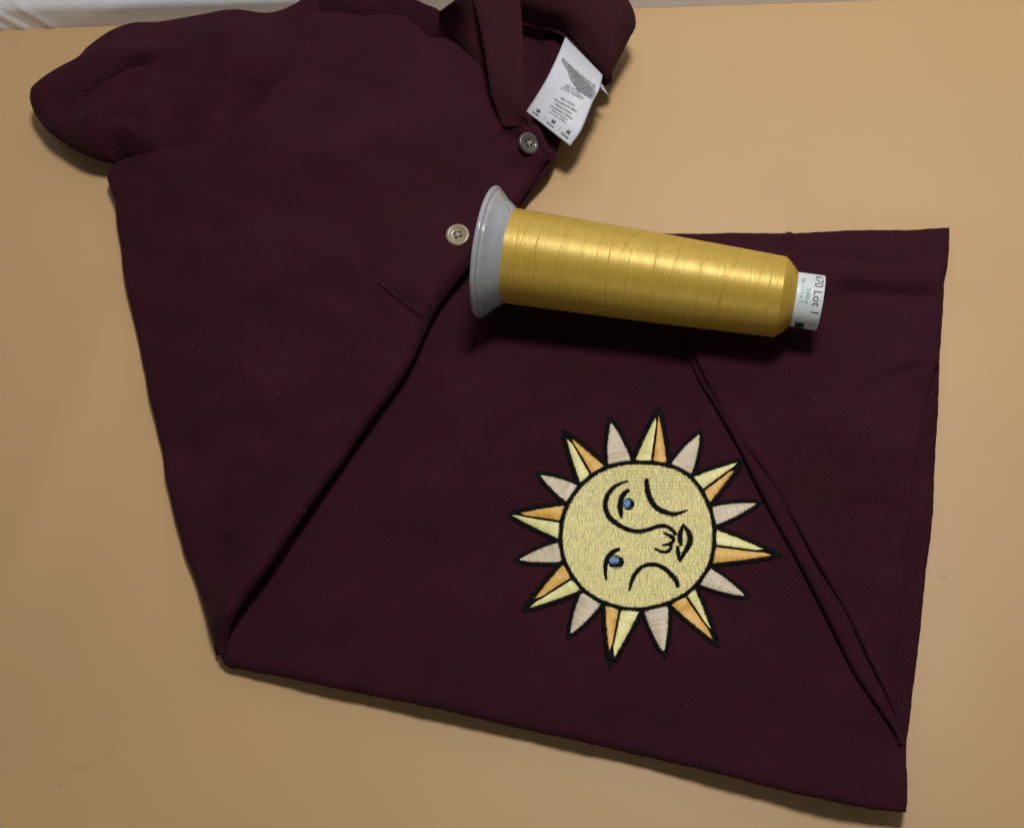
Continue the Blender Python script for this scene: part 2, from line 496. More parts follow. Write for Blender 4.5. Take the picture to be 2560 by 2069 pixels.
# ------------------------------------------------------------------ setting: table and wall
WA, WB = P(0, 73, 0)[:2], P(1800, 13, 0)[:2]
wdir = (WB - WA) / np.linalg.norm(WB - WA); wnor = np.array([-wdir[1], wdir[0]])
def build_table():
    # grid in a frame along the wall: a along wall, b towards the camera
    va = np.arange(-0.45, 0.95, 0.004); vb = np.arange(-0.02, 0.80, 0.004)
    A, Bb = np.meshgrid(va, vb, indexing='ij')
    X = WA[0] + wdir[0] * A - wnor[0] * Bb; Y = WA[1] + wdir[1] * A - wnor[1] * Bb
    Q = np.column_stack([X.ravel(), Y.ravel()])
    ln = P([300, 262, 205, 137, 80, 28, -15, -60], [700, 800, 935, 1100, 1250, 1390, 1500, 1620], 0)[:, :2]
    d, i, t = seg_dist(Q, ln, False)
    s = (i + t) / (len(ln) - 1)
    seg = ln[np.minimum(i + 1, len(ln) - 1)] - ln[i]
    side = seg[:, 0] * (Q[:, 1] - ln[i][:, 1]) - seg[:, 1] * (Q[:, 0] - ln[i][:, 0])
    fade = np.clip(s * 4, 0, 1)
    left = side < 0
    z = np.where(left, 0.0013 * np.exp(-d / 0.014), 0.0013 * np.exp(-(d / 0.016) ** 2)) * fade
    z += 0.0004 * np.sin(X.ravel() * 17 + 1.0) * np.sin(Y.ravel() * 13)
    z -= 0.0005
    n, m = A.shape
    V = np.column_stack([Q, z])
    F = [(i*m+j, i*m+j+1, (i+1)*m+j+1, (i+1)*m+j) for i in range(n-1) for j in range(m-1)]
    o = mesh('table_top', V, [f[::-1] for f in F], M_table)
    # make normals face up
    me = o.data
    if me.polygons[0].normal.z < 0:
        me.flip_normals()
    md = o.modifiers.new('thickness', 'SOLIDIFY'); md.thickness = 0.02; md.offset = -1
    tag(o, 'tan smooth vinyl covered table top under the shirt', 'table', kind='structure')
build_table()
def build_wall():
    prof = [(0.0098, -0.02), (0.0098, 0.0), (0.0092, 0.006), (0.0085, 0.0125), (0.0070, 0.0150), (0.0045, 0.0175), (0.0, 0.0230), (-0.004, 0.03), (-0.008, 0.045), (-0.010, 0.06), (-0.010, 0.14), (-0.012, 0.141), (-0.016, 0.141), (-0.016, 0.45)]
    # fine samples of the profile
    pr = []
    for (a, b), (c, d) in zip(prof[:-1], prof[1:]):
        k = max(1, int(np.hypot(c - a, d - b) / 0.002)) if b < 0.06 else 2
        pr += [(a + (c - a) * i / k, b + (d - b) * i / k) for i in range(k)]
    pr.append(prof[-1])
    al = np.concatenate([np.arange(-0.45, -0.03, 0.02), np.arange(-0.03, 0.15, 0.0012), np.arange(0.15, 0.96, 0.02)])
    V = []; F = []
    rid = [((0.030, 0.0), (0.004, 0.030), 0.0010, .0018), ((0.020, 0.0), (-0.006, 0.026), -0.0009, .0014), ((0.014, 0.0), (-0.010, 0.024), 0.0013, .002), ((0.002, 0.0), (-0.02, 0.022), 0.0016, .0025),
           ((0.026, 0.0), (0.008, 0.019), -0.0007, .0012), ((0.068, 0.016), (0.066, 0.022), -0.0007, .0012)]
    for a in al:
        for (o_, z) in pr:
            dsp = 0
            for p0, p1, h, w in rid:
                p0, p1 = np.array(p0), np.array(p1); q = np.array([a, z])
                tt = np.clip((q - p0) @ (p1 - p0) / ((p1 - p0) @ (p1 - p0)), 0, 1)
                dsp += 0.6 * h * math.exp(-(np.linalg.norm(q - p0 - tt * (p1 - p0)) / w) ** 2)
            off = -(o_ + dsp)
            V.append((WA[0] + wdir[0]*a + wnor[0]*(0.0098 + off), WA[1] + wdir[1]*a + wnor[1]*(0.0098 + off), z))
    m = len(pr)
    for i in range(len(al) - 1):
        for j in range(m - 1):
            F.append((i*m+j, (i+1)*m+j, (i+1)*m+j+1, i*m+j+1))
    o = mesh('wall', V, F, M_wall)
    md = o.modifiers.new('thickness', 'SOLIDIFY'); md.thickness = 0.01; md.offset = -1
    tag(o, 'white painted wall skirting behind the table', 'wall', kind='structure')
build_wall()

# ------------------------------------------------------------------ polo shirt
shirt = empty('polo_shirt', tuple(P(1150, 1100, 0.0)))
tag(shirt, 'folded maroon polo shirt with an embroidered sun, collar open, lying on the tan table', 'shirt')

# lower part of the shirt, carries the embroidery
lower = Panel([
    (556, 1640, 7, 3), (566, 1664, 7, 3), (596, 1671, 8, 3.2), (715, 1693, 10, 3.5), (810, 1714, 11, 3.6), (900, 1732, 11.5, 3.6), (1090, 1771, 11.5, 3.6), (1300, 1820, 11.5, 3.6), (1500, 1864, 12, 3.6),
    (1740, 1920, 13, 3.5), (1873, 1953, 14.5, 3.4), (1961, 1976, 15, 3.3), (2063, 1999, 15, 3), (2161, 2018, 15, 2.8), (2266, 2030, 15, 2.4),
    (2270, 1965, 12.5, 2.2), (2266, 1876, 9, 2), (2276, 1787, 8, 2), (2294, 1632, 7, 2), (2307, 1499, 6, 2), (2320, 1389, 5.5, 2), (2330, 1300, 5.5, 2), (2341, 1087, 5.5, 2), (2345, 999, 5.5, 2),
    (2350, 912, 5.5, 2), (2359, 737, 6, 2.2), (2361, 706, 6, 2.2), (2370, 654, 7, 2.4), (2373, 573, 6, 2.2), (2253, 577, 6, 2.2), (2078, 581, 6, 2.2), (1985, 585, 6, 2.2), (1973, 580, 6, 2.2), (1955, 585, 6, 2.2),
    (1800, 584, 6, 2), (1684, 584, 6, 2), (1500, 590, 6, 2), (1330, 600, 6, 2), (1180, 640, 5, 2), (1080, 740, 5, 2), (985, 880, 5, 2), (860, 1080, 5, 2), (690, 1310, 5, 2), (590, 1470, 5, 2), (556, 1560, 5, 2)],
    ctrl=[(1500, 1350, 6.0), (1700, 1300, 6.0), (1600, 1500, 6.2), (1300, 1300, 6.2), (1200, 1500, 6.8), (900, 1450, 6.5), (1600, 1150, 6), (1300, 1000, 6), (1900, 1600, 6.5), (2100, 1850, 9.5), (1500, 800, 6)],
    creases=[([(700, 1560), (900, 1500), (1100, 1480)], 14, 0.7), ([(1130, 1000), (1190, 1120), (1260, 1180)], 7, 0.6), ([(1165, 990), (1180, 1060), (1215, 1130)], 4, -0.6),
             ([(1940, 1890), (2060, 1830), (2140, 1740)], 8, 1.1), ([(1850, 1860), (1980, 1850), (2080, 1800)], 7, -0.5), ([(1010, 1640), (1400, 1730), (1750, 1810)], 12, 0.8), ([(640, 1500), (720, 1470), (800, 1380)], 6, 0.6),
             ([(2190, 1660), (2180, 1800), (2175, 1990)], 1.4, -0.4), ([(1100, 860), (1300, 900), (1500, 930)], 12, 0.7)] + [([(1594 + 0.98*a_*math.cos(w_), 1341 + 0.95*a_*math.sin(w_)) for a_ in (215, 275, 350 + 40*math.sin(5*w_))], 5, 0.55*(-1)**k_) for k_, w_ in enumerate(np.linspace(0.55, 5.6, 15))],
    corners=(14, 28), seed=3, wav=0.00032, uvrot=math.radians(33), wob=0.00006)
lower.build('lower_front', M_cloth, shirt)

# two folded hem layers on the right
hem_r = [(2347, 890, 9.5, .9), (2336, 925, 9.5, .9), (2312, 1018, 9, .9), (2298, 1100, 9, .9), (2286, 1170, 9, .9), (2277, 1240, 9, .9), (2270, 1310, 9, .9), (2264, 1390, 9, .9), (2257, 1490, 9, .9), (2249, 1588, 9, .9), (2244, 1690, 9.5, .9), (2248, 1770, 10, .9), (2250, 1826, 11, .5)]
flap_u = Panel([
    (1640, 640, 7.5, 1), (1900, 596, 8, 1), (2253, 588, 8, 1), (2362, 584, 8, 1), (2354, 737, 8, 1), (2340, 905, 8, 1), (2305, 1040, 8, 1), (2268, 1300, 8, 1), (2246, 1588, 8.3, 1), (2240, 1690, 9, 1.1), (2250, 1800, 10, 1.0),
    (2252, 1860, 10.6, 0.5), (2234, 1823, 12.5, 1.8), (2201, 1775, 13.5, 2.8), (2139, 1681, 13.5, 3.4), (2072, 1548, 13, 3.4), (2006, 1420, 12.2, 3.1), (1942, 1305, 11.5, 2.8), (1885, 1196, 11, 2.5), (1850, 1126, 10.6, 2.3), (1793, 1023, 9.6, 1.8), (1749, 952, 9.0, 1.5), (1714, 873, 8.6, 1.3), (1680, 790, 8.5, 1.4), (1650, 720, 8, 1)],
    ctrl=[(2100, 900, 7.6), (2000, 1100, 7.8), (2150, 1300, 7.8)], corners=(3, 11), seed=5, wav=0.0002, uvrot=math.radians(-15), rk=1.9)
flap_u.build('under_hem_fold', M_cloth, shirt)
flap_t = Panel([
    (1690, 650, 12, .9), (1800, 592, 11, .9), (1960, 588, 10.5, .9), (1976, 584, 11, .9), (2000, 589, 10.5, .9), (2078, 586, 10, .9), (2253, 581, 9.5, .9), (2369, 576, 10, 1.0), (2366, 652, 11, 1.2), (2352, 700, 10.5, 1), (2352, 737, 9.6, .9), (2349, 800, 9.6, .9)] + hem_r + [
    (2232, 1767, 15, 1.8), (2196, 1692, 17, 2.6), (2156, 1612, 17, 3.0), (2108, 1515, 16.4, 3.0), (2041, 1404, 15.4, 2.7), (1985, 1300, 14.2, 2.4), (1920, 1190, 13, 2.1), (1868, 1122, 13.0, 2.0), (1806, 1022, 12.6, 1.8), (1762, 944, 12.4, 1.7), (1733, 875, 12.4, 1.6), (1700, 790, 11, 1), (1680, 720, 12, 1)],
    ctrl=[(1850, 800, 13.0), (2000, 790, 12.5), (1800, 720, 14.0), (1950, 700, 13.0), (2100, 800, 11), (2200, 620, 10), (2150, 720, 10.5), (2250, 670, 11.5), (2000, 1000, 10.4), (2130, 1000, 10), (2250, 860, 10), (2150, 1200, 9.8), (2220, 1300, 9.3), (2080, 1300, 10.2), (2200, 1500, 9.6)],
    creases=[([(1965, 650), (2020, 646), (2100, 646), (2200, 655), (2300, 650)], 2.4, -1.8), ([(2080, 722), (2170, 727), (2240, 735), (2300, 738), (2335, 725), (2358, 702)], 3.4, -2.3), ([(2060, 690), (2180, 697), (2330, 690)], 7, 1.1),
             ([(2110, 1030), (2160, 985), (2230, 940), (2300, 918), (2346, 908)], 2.8, -1.9), ([(2090, 1060), (2160, 1010), (2260, 960)], 5, 0.7), ([(2100, 1180), (2150, 1130), (2200, 1095), (2240, 1080)], 4.5, -1.0), ([(2140, 1160), (2200, 1120), (2290, 1100)], 5, 0.8),
             ([(2110, 1265), (2170, 1265), (2230, 1275), (2272, 1295)], 3.5, -1.0), ([(1985, 590), (1955, 640), (1900, 690)], 3.0, -1.0), ([(2060, 790), (2075, 900), (2090, 1100), (2110, 1250)], 7, -0.9), ([(2000, 850), (2030, 950), (2050, 1100)], 9, 0.6)],
    corners=(7, 24), rk=1.9, grid=0.0016, seed=8, wav=0.00034, uvrot=math.radians(-12), wob=0.00005)
flap_t.build('hem_fold', M_cloth, shirt)

# shoulder piece behind the front panel
yoke = Panel([(745, 40, 22, 2), (765, -2, 27, 2), (785, -12, 30, 2), (896, -2, 32, 2), (1021, -2, 32, 2), (1063, 11, 31, 2), (1099, 28, 30, 2), (1112, 60, 27, 2), (1110, 104, 20, 2), (1050, 120, 16, 1.5), (900, 100, 16, 1.5), (780, 90, 16, 1.5)],
    ctrl=[(900, 30, 28), (1050, 60, 23)], seed=11, wav=0.0002, uvrot=0.2)
yoke.build('shoulder_yoke', M_cloth, shirt)

# sleeve
sleeve = Panel([
    (800, -14, 29, 3), (774, -6, 29, 4), (735, 18, 28, 5), (665, 36, 27, 6), (571, 37, 25, 6), (500, 43, 24, 6), (415, 59, 23, 6), (340, 64, 22, 6), (282, 82, 21, 6), (235, 110, 21, 6), (210, 133, 20, 6), (197, 153, 20, 6),
    (156, 180, 20, 6), (104, 217, 20, 6.5), (84, 237, 20, 7), (80, 260, 20, 7), (89, 288, 20, 7), (117, 325, 20, 7), (164, 360, 20, 7), (211, 387, 20, 7), (250, 401, 19, 7), (284, 406, 17, 6), (305, 402, 14, 4), (350, 410, 12, 3),
    (420, 402, 17, 2), (510, 388, 20, 2), (600, 355, 21.5, 2), (680, 295, 23, 2), (740, 205, 25, 2), (790, 100, 26, 2)],
    ctrl=[(300, 200, 26), (420, 240, 27), (500, 180, 30), (600, 120, 32), (400, 120, 29), (560, 260, 27), (220, 270, 25), (330, 330, 23), (450, 330, 22), (650, 190, 28), (150, 260, 24), (379, 380, 18.2), (450, 369, 19.9), (508, 353, 21.8), (600, 312, 19.6), (655, 260, 20.4), (690, 200, 22.6), (722, 150, 24), (750, 88, 25.6)],
    creases=[([(185, 245), (215, 232), (274, 198), (332, 169), (372, 158), (400, 154)], 2.6, -5.5), ([(190, 262), (260, 225), (330, 195), (400, 180)], 5, 2.6), ([(200, 150), (300, 146), (430, 140), (520, 150)], 6, 1.0),
             ([(190, 290), (260, 310), (330, 338), (420, 355)], 7, 2.4), ([(310, 360), (300, 385), (285, 400)], 4, -2.0), ([(700, 60), (660, 130), (640, 200)], 8, 0.9), ([(560, 100), (520, 150), (510, 220)], 10, -0.9), ([(420, 310), (490, 275), (560, 228)], 5, -1.3), ([(240, 300), (300, 292), (370, 305)], 4, -1.5), ([(610, 62), (570, 100), (545, 150)], 5, 1.2), ([(128, 235), (160, 270), (172, 325)], 6, -1.6), ([(330, 110), (400, 100), (470, 105)], 6, -1.2), ([(610, 200), (570, 260), (520, 310)], 5, 1.1)],
    seed=14, wav=0.0007, uvrot=math.radians(60), rk=1.15, grid=0.0015)
sleeve.build('sleeve', M_rib if False else M_cloth, shirt)

# front panel, folded diagonally
body = Panel([
    (784, 34, 30, 1.5), (896, 41, 32, 1.6), (1002, 41, 31, 1.7), (1024, 52, 29, 1.6), (1055, 80, 27, 1.8), (1080, 99, 25, 1.6), (1120, 102, 24, 1.6), (1160, 128, 24, 1.6), (1204, 168, 24, 1.6), (1236, 225, 22.5, 1.4), (1254, 275, 21, 1.2), (1266, 306, 20, 1.2), (1290, 314, 20, 1.4), (1322, 306, 20, 1.4),
    (1346, 321, 20, 1.4), (1363, 352, 20, 1.4), (1377, 388, 19, 1.4), (1359, 413, 17, 1.8), (1330, 455, 16, 2.2), (1293, 512, 15, 2.6), (1235, 590, 15, 3), (1163, 675, 20, 4.2), (1122, 720, 21, 4.8), (1086, 774, 21, 5.2), (1066, 812, 20.5, 5.2),
    (1018, 925, 19, 4.8), (926, 1051, 19, 5.0), (817, 1207, 21, 5.6), (730, 1328, 24, 6.5), (656, 1432, 26.5, 7.5), (606, 1496, 27, 8), (580, 1545, 25, 7.5), (568, 1600, 15, 5), (562, 1640, 11, 3.5), (553, 1645, 10, 3), (541, 1615, 9, 3),
    (519, 1541, 9, 3), (491, 1457, 8, 3), (461, 1379, 7.5, 3), (447, 1323, 7, 2.8), (416, 1195, 7, 2.6), (399, 1100, 7, 2.6), (357, 906, 7, 2.6), (328, 770, 7, 2.6), (307, 667, 7.5, 2.8), (291, 540, 9, 3), (288, 504, 10, 3.4), (276, 470, 12, 4), (269, 450, 13, 4), (272, 428, 14, 4), (300, 404, 15, 3),
    (340, 390, 17, 1.0), (379, 380, 18.5, .5), (450, 369, 20, .25), (508, 353, 22, .3), (575, 328, 24.6, 1.2), (610, 308, 26, 2.0), (649, 274, 27.2, 2.3), (680, 223, 28, 2.0), (716, 188, 28.4, 1.0), (739, 129, 29.4, 1.1), (762, 78, 29.6, 1.4)],
    ctrl=[(900, 150, 30), (1000, 300, 27), (800, 300, 27), (600, 420, 24), (450, 480, 19), (1150, 300, 24), (1100, 450, 21), (900, 500, 23), (700, 600, 20), (450, 700, 14), (600, 800, 15.5), (800, 800, 17), (950, 750, 20), (1000, 620, 21), (1200, 420, 19),
          (500, 1000, 12), (700, 1050, 15), (850, 1000, 16), (550, 1250, 11.5), (700, 1200, 15), (560, 1420, 12.5), (600, 1380, 15)],
    creases=[([(372, 388), (340, 402), (300, 430), (276, 462)], 2.2, -2.6), ([(420, 440), (390, 470), (372, 530)], 3, -0.9), ([(330, 440), (320, 500), (312, 560)], 5, 0.8),
             ([(600, 470), (750, 400), (950, 260), (1080, 190)], 15, 1.0), ([(640, 620), (800, 520), (1000, 400)], 14, -1.0), ([(700, 330), (840, 250), (960, 190)], 11, -0.8), ([(1090, 130), (1150, 180), (1200, 240)], 9, -0.8),
             ([(890, 740), (850, 860), (800, 1000), (720, 1120)], 14, 1.0), ([(560, 1260), (640, 1190), (740, 1110), (800, 1050)], 9, 1.2), ([(600, 1300), (700, 1220), (800, 1150)], 7, -0.8), ([(430, 1140), (560, 1080), (680, 1040)], 10, -0.7),
             ([(510, 1450), (540, 1400), (570, 1330)], 7, -1.1), ([(350, 820), (500, 780), (620, 770)], 12, -0.7), ([(400, 950), (520, 900), (640, 890)], 10, 0.7),
             ([(938, 716), (960, 728), (1000, 757), (1040, 785), (1066, 808)], 1.5, -1.0), ([(945, 700), (975, 718), (1010, 742), (1050, 770)], 1.5, -1.0), ([(1090, 752), (1120, 705), (1160, 660)], 1.5, -0.7),
             ([(1246, 330), (1275, 345), (1310, 352)], 4.5, -2.6), ([(1258, 312), (1290, 318), (1320, 310)], 4, 1.6), ([(1332, 318), (1352, 345), (1368, 384)], 2.0, 1.3), ([(1340, 380), (1355, 372), (1366, 392)], 4, -1.3),
             ([(1012, 120), (1090, 138), (1150, 160)], 7, 0.9), ([(1180, 560), (1120, 520), (1080, 500)], 7, -0.6), ([(960, 690), (1000, 600), (1060, 500), (1150, 380), (1210, 300)], 2.6, -0.9), ([(796, 50), (776, 105), (752, 160), (712, 208), (676, 262), (634, 310), (585, 336)], 1.7, -1.5), ([(470, 640), (560, 600), (680, 590)], 7, 1.0), ([(380, 600), (470, 560), (560, 540)], 6, -0.8), ([(640, 960), (720, 900), (850, 820)], 9, -1.0), ([(470, 1180), (560, 1150), (660, 1130)], 6, 0.9), ([(820, 420), (900, 350), (1010, 300)], 8, 0.8), ([(720, 700), (800, 660), (900, 640)], 8, 0.8)],
    corners=(16,), grid=0.0016, seed=21, wav=0.00042, uvrot=math.radians(75), rk=1.2, wob=0.00002)
body_o = body.build('front_panel', M_cloth, shirt)

# placket: a doubled strip sewn onto the front panel
class Overlay(Panel):
    def __init__(self, base, outline, up, corners=(), grid=0.0016, uvrot=0.0):
        o = hermite(outline, True, 5.0, corners)
        self.base = base; self.up = up * 1e-3; self.grid = grid; self.uvrot = uvrot; self.rk = 1.2
        self.B = base.at(o[:, 0], o[:, 1])[:, :2]; self.h = np.full(len(o), self.up * 0.5)
    def z(self, Q, edge=True):
        Q = np.asarray(Q, float); z = self.base.z(Q) + self.up
        d, i, t = seg_dist(Q, self.B); r_ = np.maximum(self.rk * self.h[i], 0.0006); u = 1 - np.clip(d / r_, 0, 1)
        return z - self.h[i] * (1 - np.sqrt(np.maximum(1 - u * u, 0)))
placket = Overlay(body, [(944, 708), (968, 672), (1000, 625), (1050, 555), (1105, 478), (1160, 402), (1215, 336), (1262, 330), (1316, 322), (1340, 332), (1354, 356), (1364, 388), (1350, 408), (1322, 450), (1284, 506), (1226, 584), (1154, 668), (1112, 712), (1076, 766), (1056, 797), (1030, 780), (990, 746), (960, 722)], 0.75, corners=(0, 16 + 3), uvrot=math.radians(20))
placket.build('placket', M_cloth, shirt)

# under placket and inside of the neck
und = Panel([(1300, 330, 14, 1.5), (1335, 300, 17, 1.5), (1390, 325, 17, 1.8), (1400, 352, 15, 1.8), (1391, 382, 14, 1.8), (1371, 428, 12, 1.8), (1330, 478, 10, 1.8), (1297, 516, 9, 1.6), (1240, 540, 8, 1.5), (1220, 430, 9, 1.5)], seed=31, wav=.0001, uvrot=1.0)
und.build('under_placket', M_cloth, shirt)
inner = Panel([(1250, 200, 12, 1), (1270, 60, 14, 1), (1345, 40, 16, 1), (1440, 70, 17, 1), (1530, 190, 17, 1.2), (1500, 222, 16, 1.2), (1462, 262, 14, 1.5), (1432, 318, 13, 1.5), (1400, 352, 12, 1.5), (1330, 350, 11, 1.2), (1270, 320, 11, 1)],
    ctrl=[(1360, 160, 12), (1360, 240, 11)], creases=[([(1345, 80), (1350, 150), (1340, 220)], 5, -1.2), ([(1375, 100), (1370, 160)], 4, 0.8)], seed=33, wav=.0003, uvrot=.5)
inner.build('inner_back', M_cloth, shirt)

# collar
loft('collar_fall', [[(1097, 30, 40), (1122, 14, 48), (1150, -4, 52), (1195, -28, 44), (1230, -40, 40)],
                     [(1097, 62, 31), (1130, 56, 36), (1165, 56, 37), (1205, 62, 33), (1235, 80, 30)],
                     [(1092, 95, 24), (1128, 99, 24), (1165, 122, 24), (1205, 160, 23), (1240, 215, 20)],
                     [(1086, 108, 20), (1125, 112, 19), (1160, 135, 19), (1195, 175, 19), (1230, 235, 19)]], M_rib, shirt, 40, 20, uvrot=1.57)
loft('collar_leaf', [[(1176, -30, 47), (1182, 0, 45), (1202, 78, 40), (1216, 156, 35), (1226, 223, 30), (1240, 275, 25), (1252, 312, 21)],
                     [(1190, -30, 48), (1196, 0, 46), (1214, 78, 41), (1227, 156, 36), (1236, 223, 31), (1248, 274, 26.5), (1258, 316, 22.5)],
                     [(1245, -30, 48.6), (1248, 0, 46.6), (1256, 76, 42), (1264, 160, 37), (1270, 236, 31.8), (1277, 278, 27.5), (1284, 318, 23)],
                     [(1294, -30, 49.5), (1296, 0, 47.5), (1302, 72, 43), (1305, 166, 37.5), (1309, 250, 31.5), (1313, 290, 27), (1318, 312, 22)],
                     [(1297, -30, 47), (1300, 0, 45), (1305, 72, 41), (1309, 166, 35.5), (1312, 250, 29.5), (1316, 292, 25), (1322, 312, 20.5)]], M_rib, shirt, 60, 20, thick=0.0016, uvrot=1.57)
loft('collar_back', [[(1280, 40, 19), (1345, 62, 19), (1390, 73, 19.5), (1418, 92, 20), (1460, 137, 20), (1500, 182, 19.5), (1512, 203, 19)],
                     [(1280, 34, 24), (1347, 56, 24), (1394, 66, 24.5), (1424, 86, 25), (1466, 131, 25), (1506, 176, 24), (1517, 198, 22)],
                     [(1280, 8, 34), (1352, 20, 36), (1410, 28, 37), (1452, 50, 36), (1500, 95, 34), (1526, 146, 31), (1522, 190, 24)],
                     [(1285, -30, 42), (1370, -30, 44), (1450, -25, 43), (1510, 10, 40), (1545, 62, 36), (1545, 115, 30), (1526, 184, 22)],
                     [(1290, -55, 42), (1400, -60, 44), (1500, -40, 43), (1560, -4, 37), (1584, 50, 31), (1568, 100, 25), (1530, 180, 18)],
                     [(1290, -62, 36), (1400, -64, 38), (1510, -40, 36), (1566, 0, 30), (1588, 60, 24), (1570, 104, 19), (1530, 182, 14)],
                     [(1290, -50, 26), (1400, -50, 28), (1500, -20, 26), (1550, 20, 20), (1566, 75, 15), (1552, 120, 12), (1522, 190, 9)]], M_rib, shirt, 60, 40, uvrot=1.57)
loft('neck_tape', [[(1300, 52, 22.5), (1345, 61, 22.5), (1390, 72, 23), (1418, 91, 23.5), (1460, 136, 23.5), (1500, 181, 22.5)],
                   [(1300, 62, 21.5), (1345, 70, 21.5), (1388, 81, 22), (1414, 99, 22.5), (1455, 143, 22.5), (1496, 187, 21.5)]], M_cloth, shirt, 40, 6, thick=0.0012)

# ------------------------------------------------------------------ care label
lab, LG = loft('care_label', [[(1414, 92, 25.5), (1445, 124, 25), (1476, 156, 24.5), (1507, 188, 24)],
                              [(1395, 138, 31.5), (1430, 166, 31), (1465, 194, 30), (1499, 221, 29)],
                              [(1366, 198, 31), (1405, 217, 31.5), (1444, 236, 30.5), (1481, 257, 28)],
                              [(1335, 249, 27), (1374, 274, 28), (1414, 300, 27.5), (1453, 325, 25)],
                              [(1315, 279, 24), (1352, 307, 25), (1388, 336, 24.5), (1425, 365, 22)]], M_label, shirt, 24, 40, thick=0.0003)
label_back, _ = loft('label_reverse', [[(1490, 200, 22), (1506, 213, 21.5)], [(1502, 222, 20), (1521, 239, 19)]], M_label, shirt, 8, 6, thick=0.0003)
wl = np.linalg.norm(LG[0, -1] - LG[-1, -1]); hl = np.linalg.norm(np.diff(LG[12], axis=0), axis=1).sum()
def label_pt(u, v, up=0.00006):
    i = min(max(u, 0), 1) * (LG.shape[0] - 1); j = min(max(v, 0), 1) * (LG.shape[1] - 1)
    i0 = min(int(i), LG.shape[0] - 2); j0 = min(int(j), LG.shape[1] - 2); a, b = i - i0, j - j0
    p = LG[i0, j0]*(1-a)*(1-b) + LG[i0+1, j0]*a*(1-b) + LG[i0, j0+1]*(1-a)*b + LG[i0+1, j0+1]*a*b
    nn = np.cross(LG[i0+1, j0] - LG[i0, j0], LG[i0, j0+1] - LG[i0, j0]); nn /= np.linalg.norm(nn)
    if nn @ (CAM - p) < 0: nn = -nn
    return p + nn * up
def text_geo(body, size, align='CENTER', bold=0.0, shear=0.0):
    c = bpy.data.curves.new('lettering', 'FONT'); c.body = body; c.size = size; c.align_x = align; c.align_y = 'CENTER'
    c.offset = bold; c.shear = shear; c.resolution_u = 3
    o = bpy.data.objects.new('lettering', c); COL.objects.link(o)
    bpy.context.view_layer.update()
    me = bpy.data.meshes.new_from_object(o)
    V = [tuple(v.co) for v in me.vertices]; F = [tuple(p.vertices) for p in me.polygons]
    bpy.data.objects.remove(o); bpy.data.meshes.remove(me); bpy.data.curves.remove(c)
    return V, F
def label_text(body, u, v, size, mat=None, bold=0.0, shear=0.0, flip=False, name='printed_lettering'):
    V, F = text_geo(body, size, bold=bold, shear=shear)
    W = [label_pt(u + (-x if flip else x) * 0.8e-3 / wl, v - y * 1.35e-3 / hl) for x, y, _ in V]
    if flip: F = [f[::-1] for f in F]
    return mesh(name, W, F, mat or M_ink, lab, False)
for u, cap in ((0.18, 'Ladies'), (0.51, 'Dames'), (0.83, 'Damas')):
    label_text('M', u, 0.866, 3.9, bold=0.05)
    label_text(cap, u - 0.02, 0.930, 2.3, bold=0.05, shear=0.2)
for u in (0.345, 0.67): label_text('|', u, 0.895, 3.0)
for k, (ln, du) in enumerate((('Made in Honduras', 0), ('with components from Mexico', 0), ('Fabriqu\u00e9 au Honduras', 0), ('avec composants du Mexique', 0), ('Hecho en Honduras', 0), ('con insumos de Mexico', 0))):
    label_text(ln, 0.56 - 0.006 * k, 0.60 + k * 0.035, 1.5, bold=0.012)
label_text('100% COTTON /', 0.55, 0.475, 1.9, bold=0.03)
label_text('COTON / ALGODON', 0.56, 0.513, 1.9, bold=0.03)
# print on the reverse that shows through the thin label
GU, GF = [], []
for i in range(15):
    u_ = 0.10 + 0.87 * i / 14
    top = np.interp(u_, [.10, .30, .55, .80, .97], [.235, .25, .275, .31, .345]); bot = np.interp(u_, [.10, .28, .42, .60, .80, .98], [.28, .325, .40, .45, .475, .475])
    for j in range(6): GU.append(label_pt(u_, top + (bot - top) * j / 5, 0.00004))
for i in range(14):
    for j in range(5): GF.append((i*6+j, (i+1)*6+j, (i+1)*6+j+1, i*6+j+1))
mesh('show_through_patch', GU, GF, M_inkl, lab, False)
for k in range(6):
    label_text(('MACHINE WASH COLD WITH', 'LIKE COLOURS TUMBLE DRY', 'LAVER A LA MACHINE', 'A L EAU FROIDE', 'LAVAR A MAQUINA', 'EN AGUA FRIA')[k], 0.58 + 0.035 * k, 0.275 + k * 0.035, 1.9, mat=M_inkg, bold=0.06, flip=True, name='show_through_print')

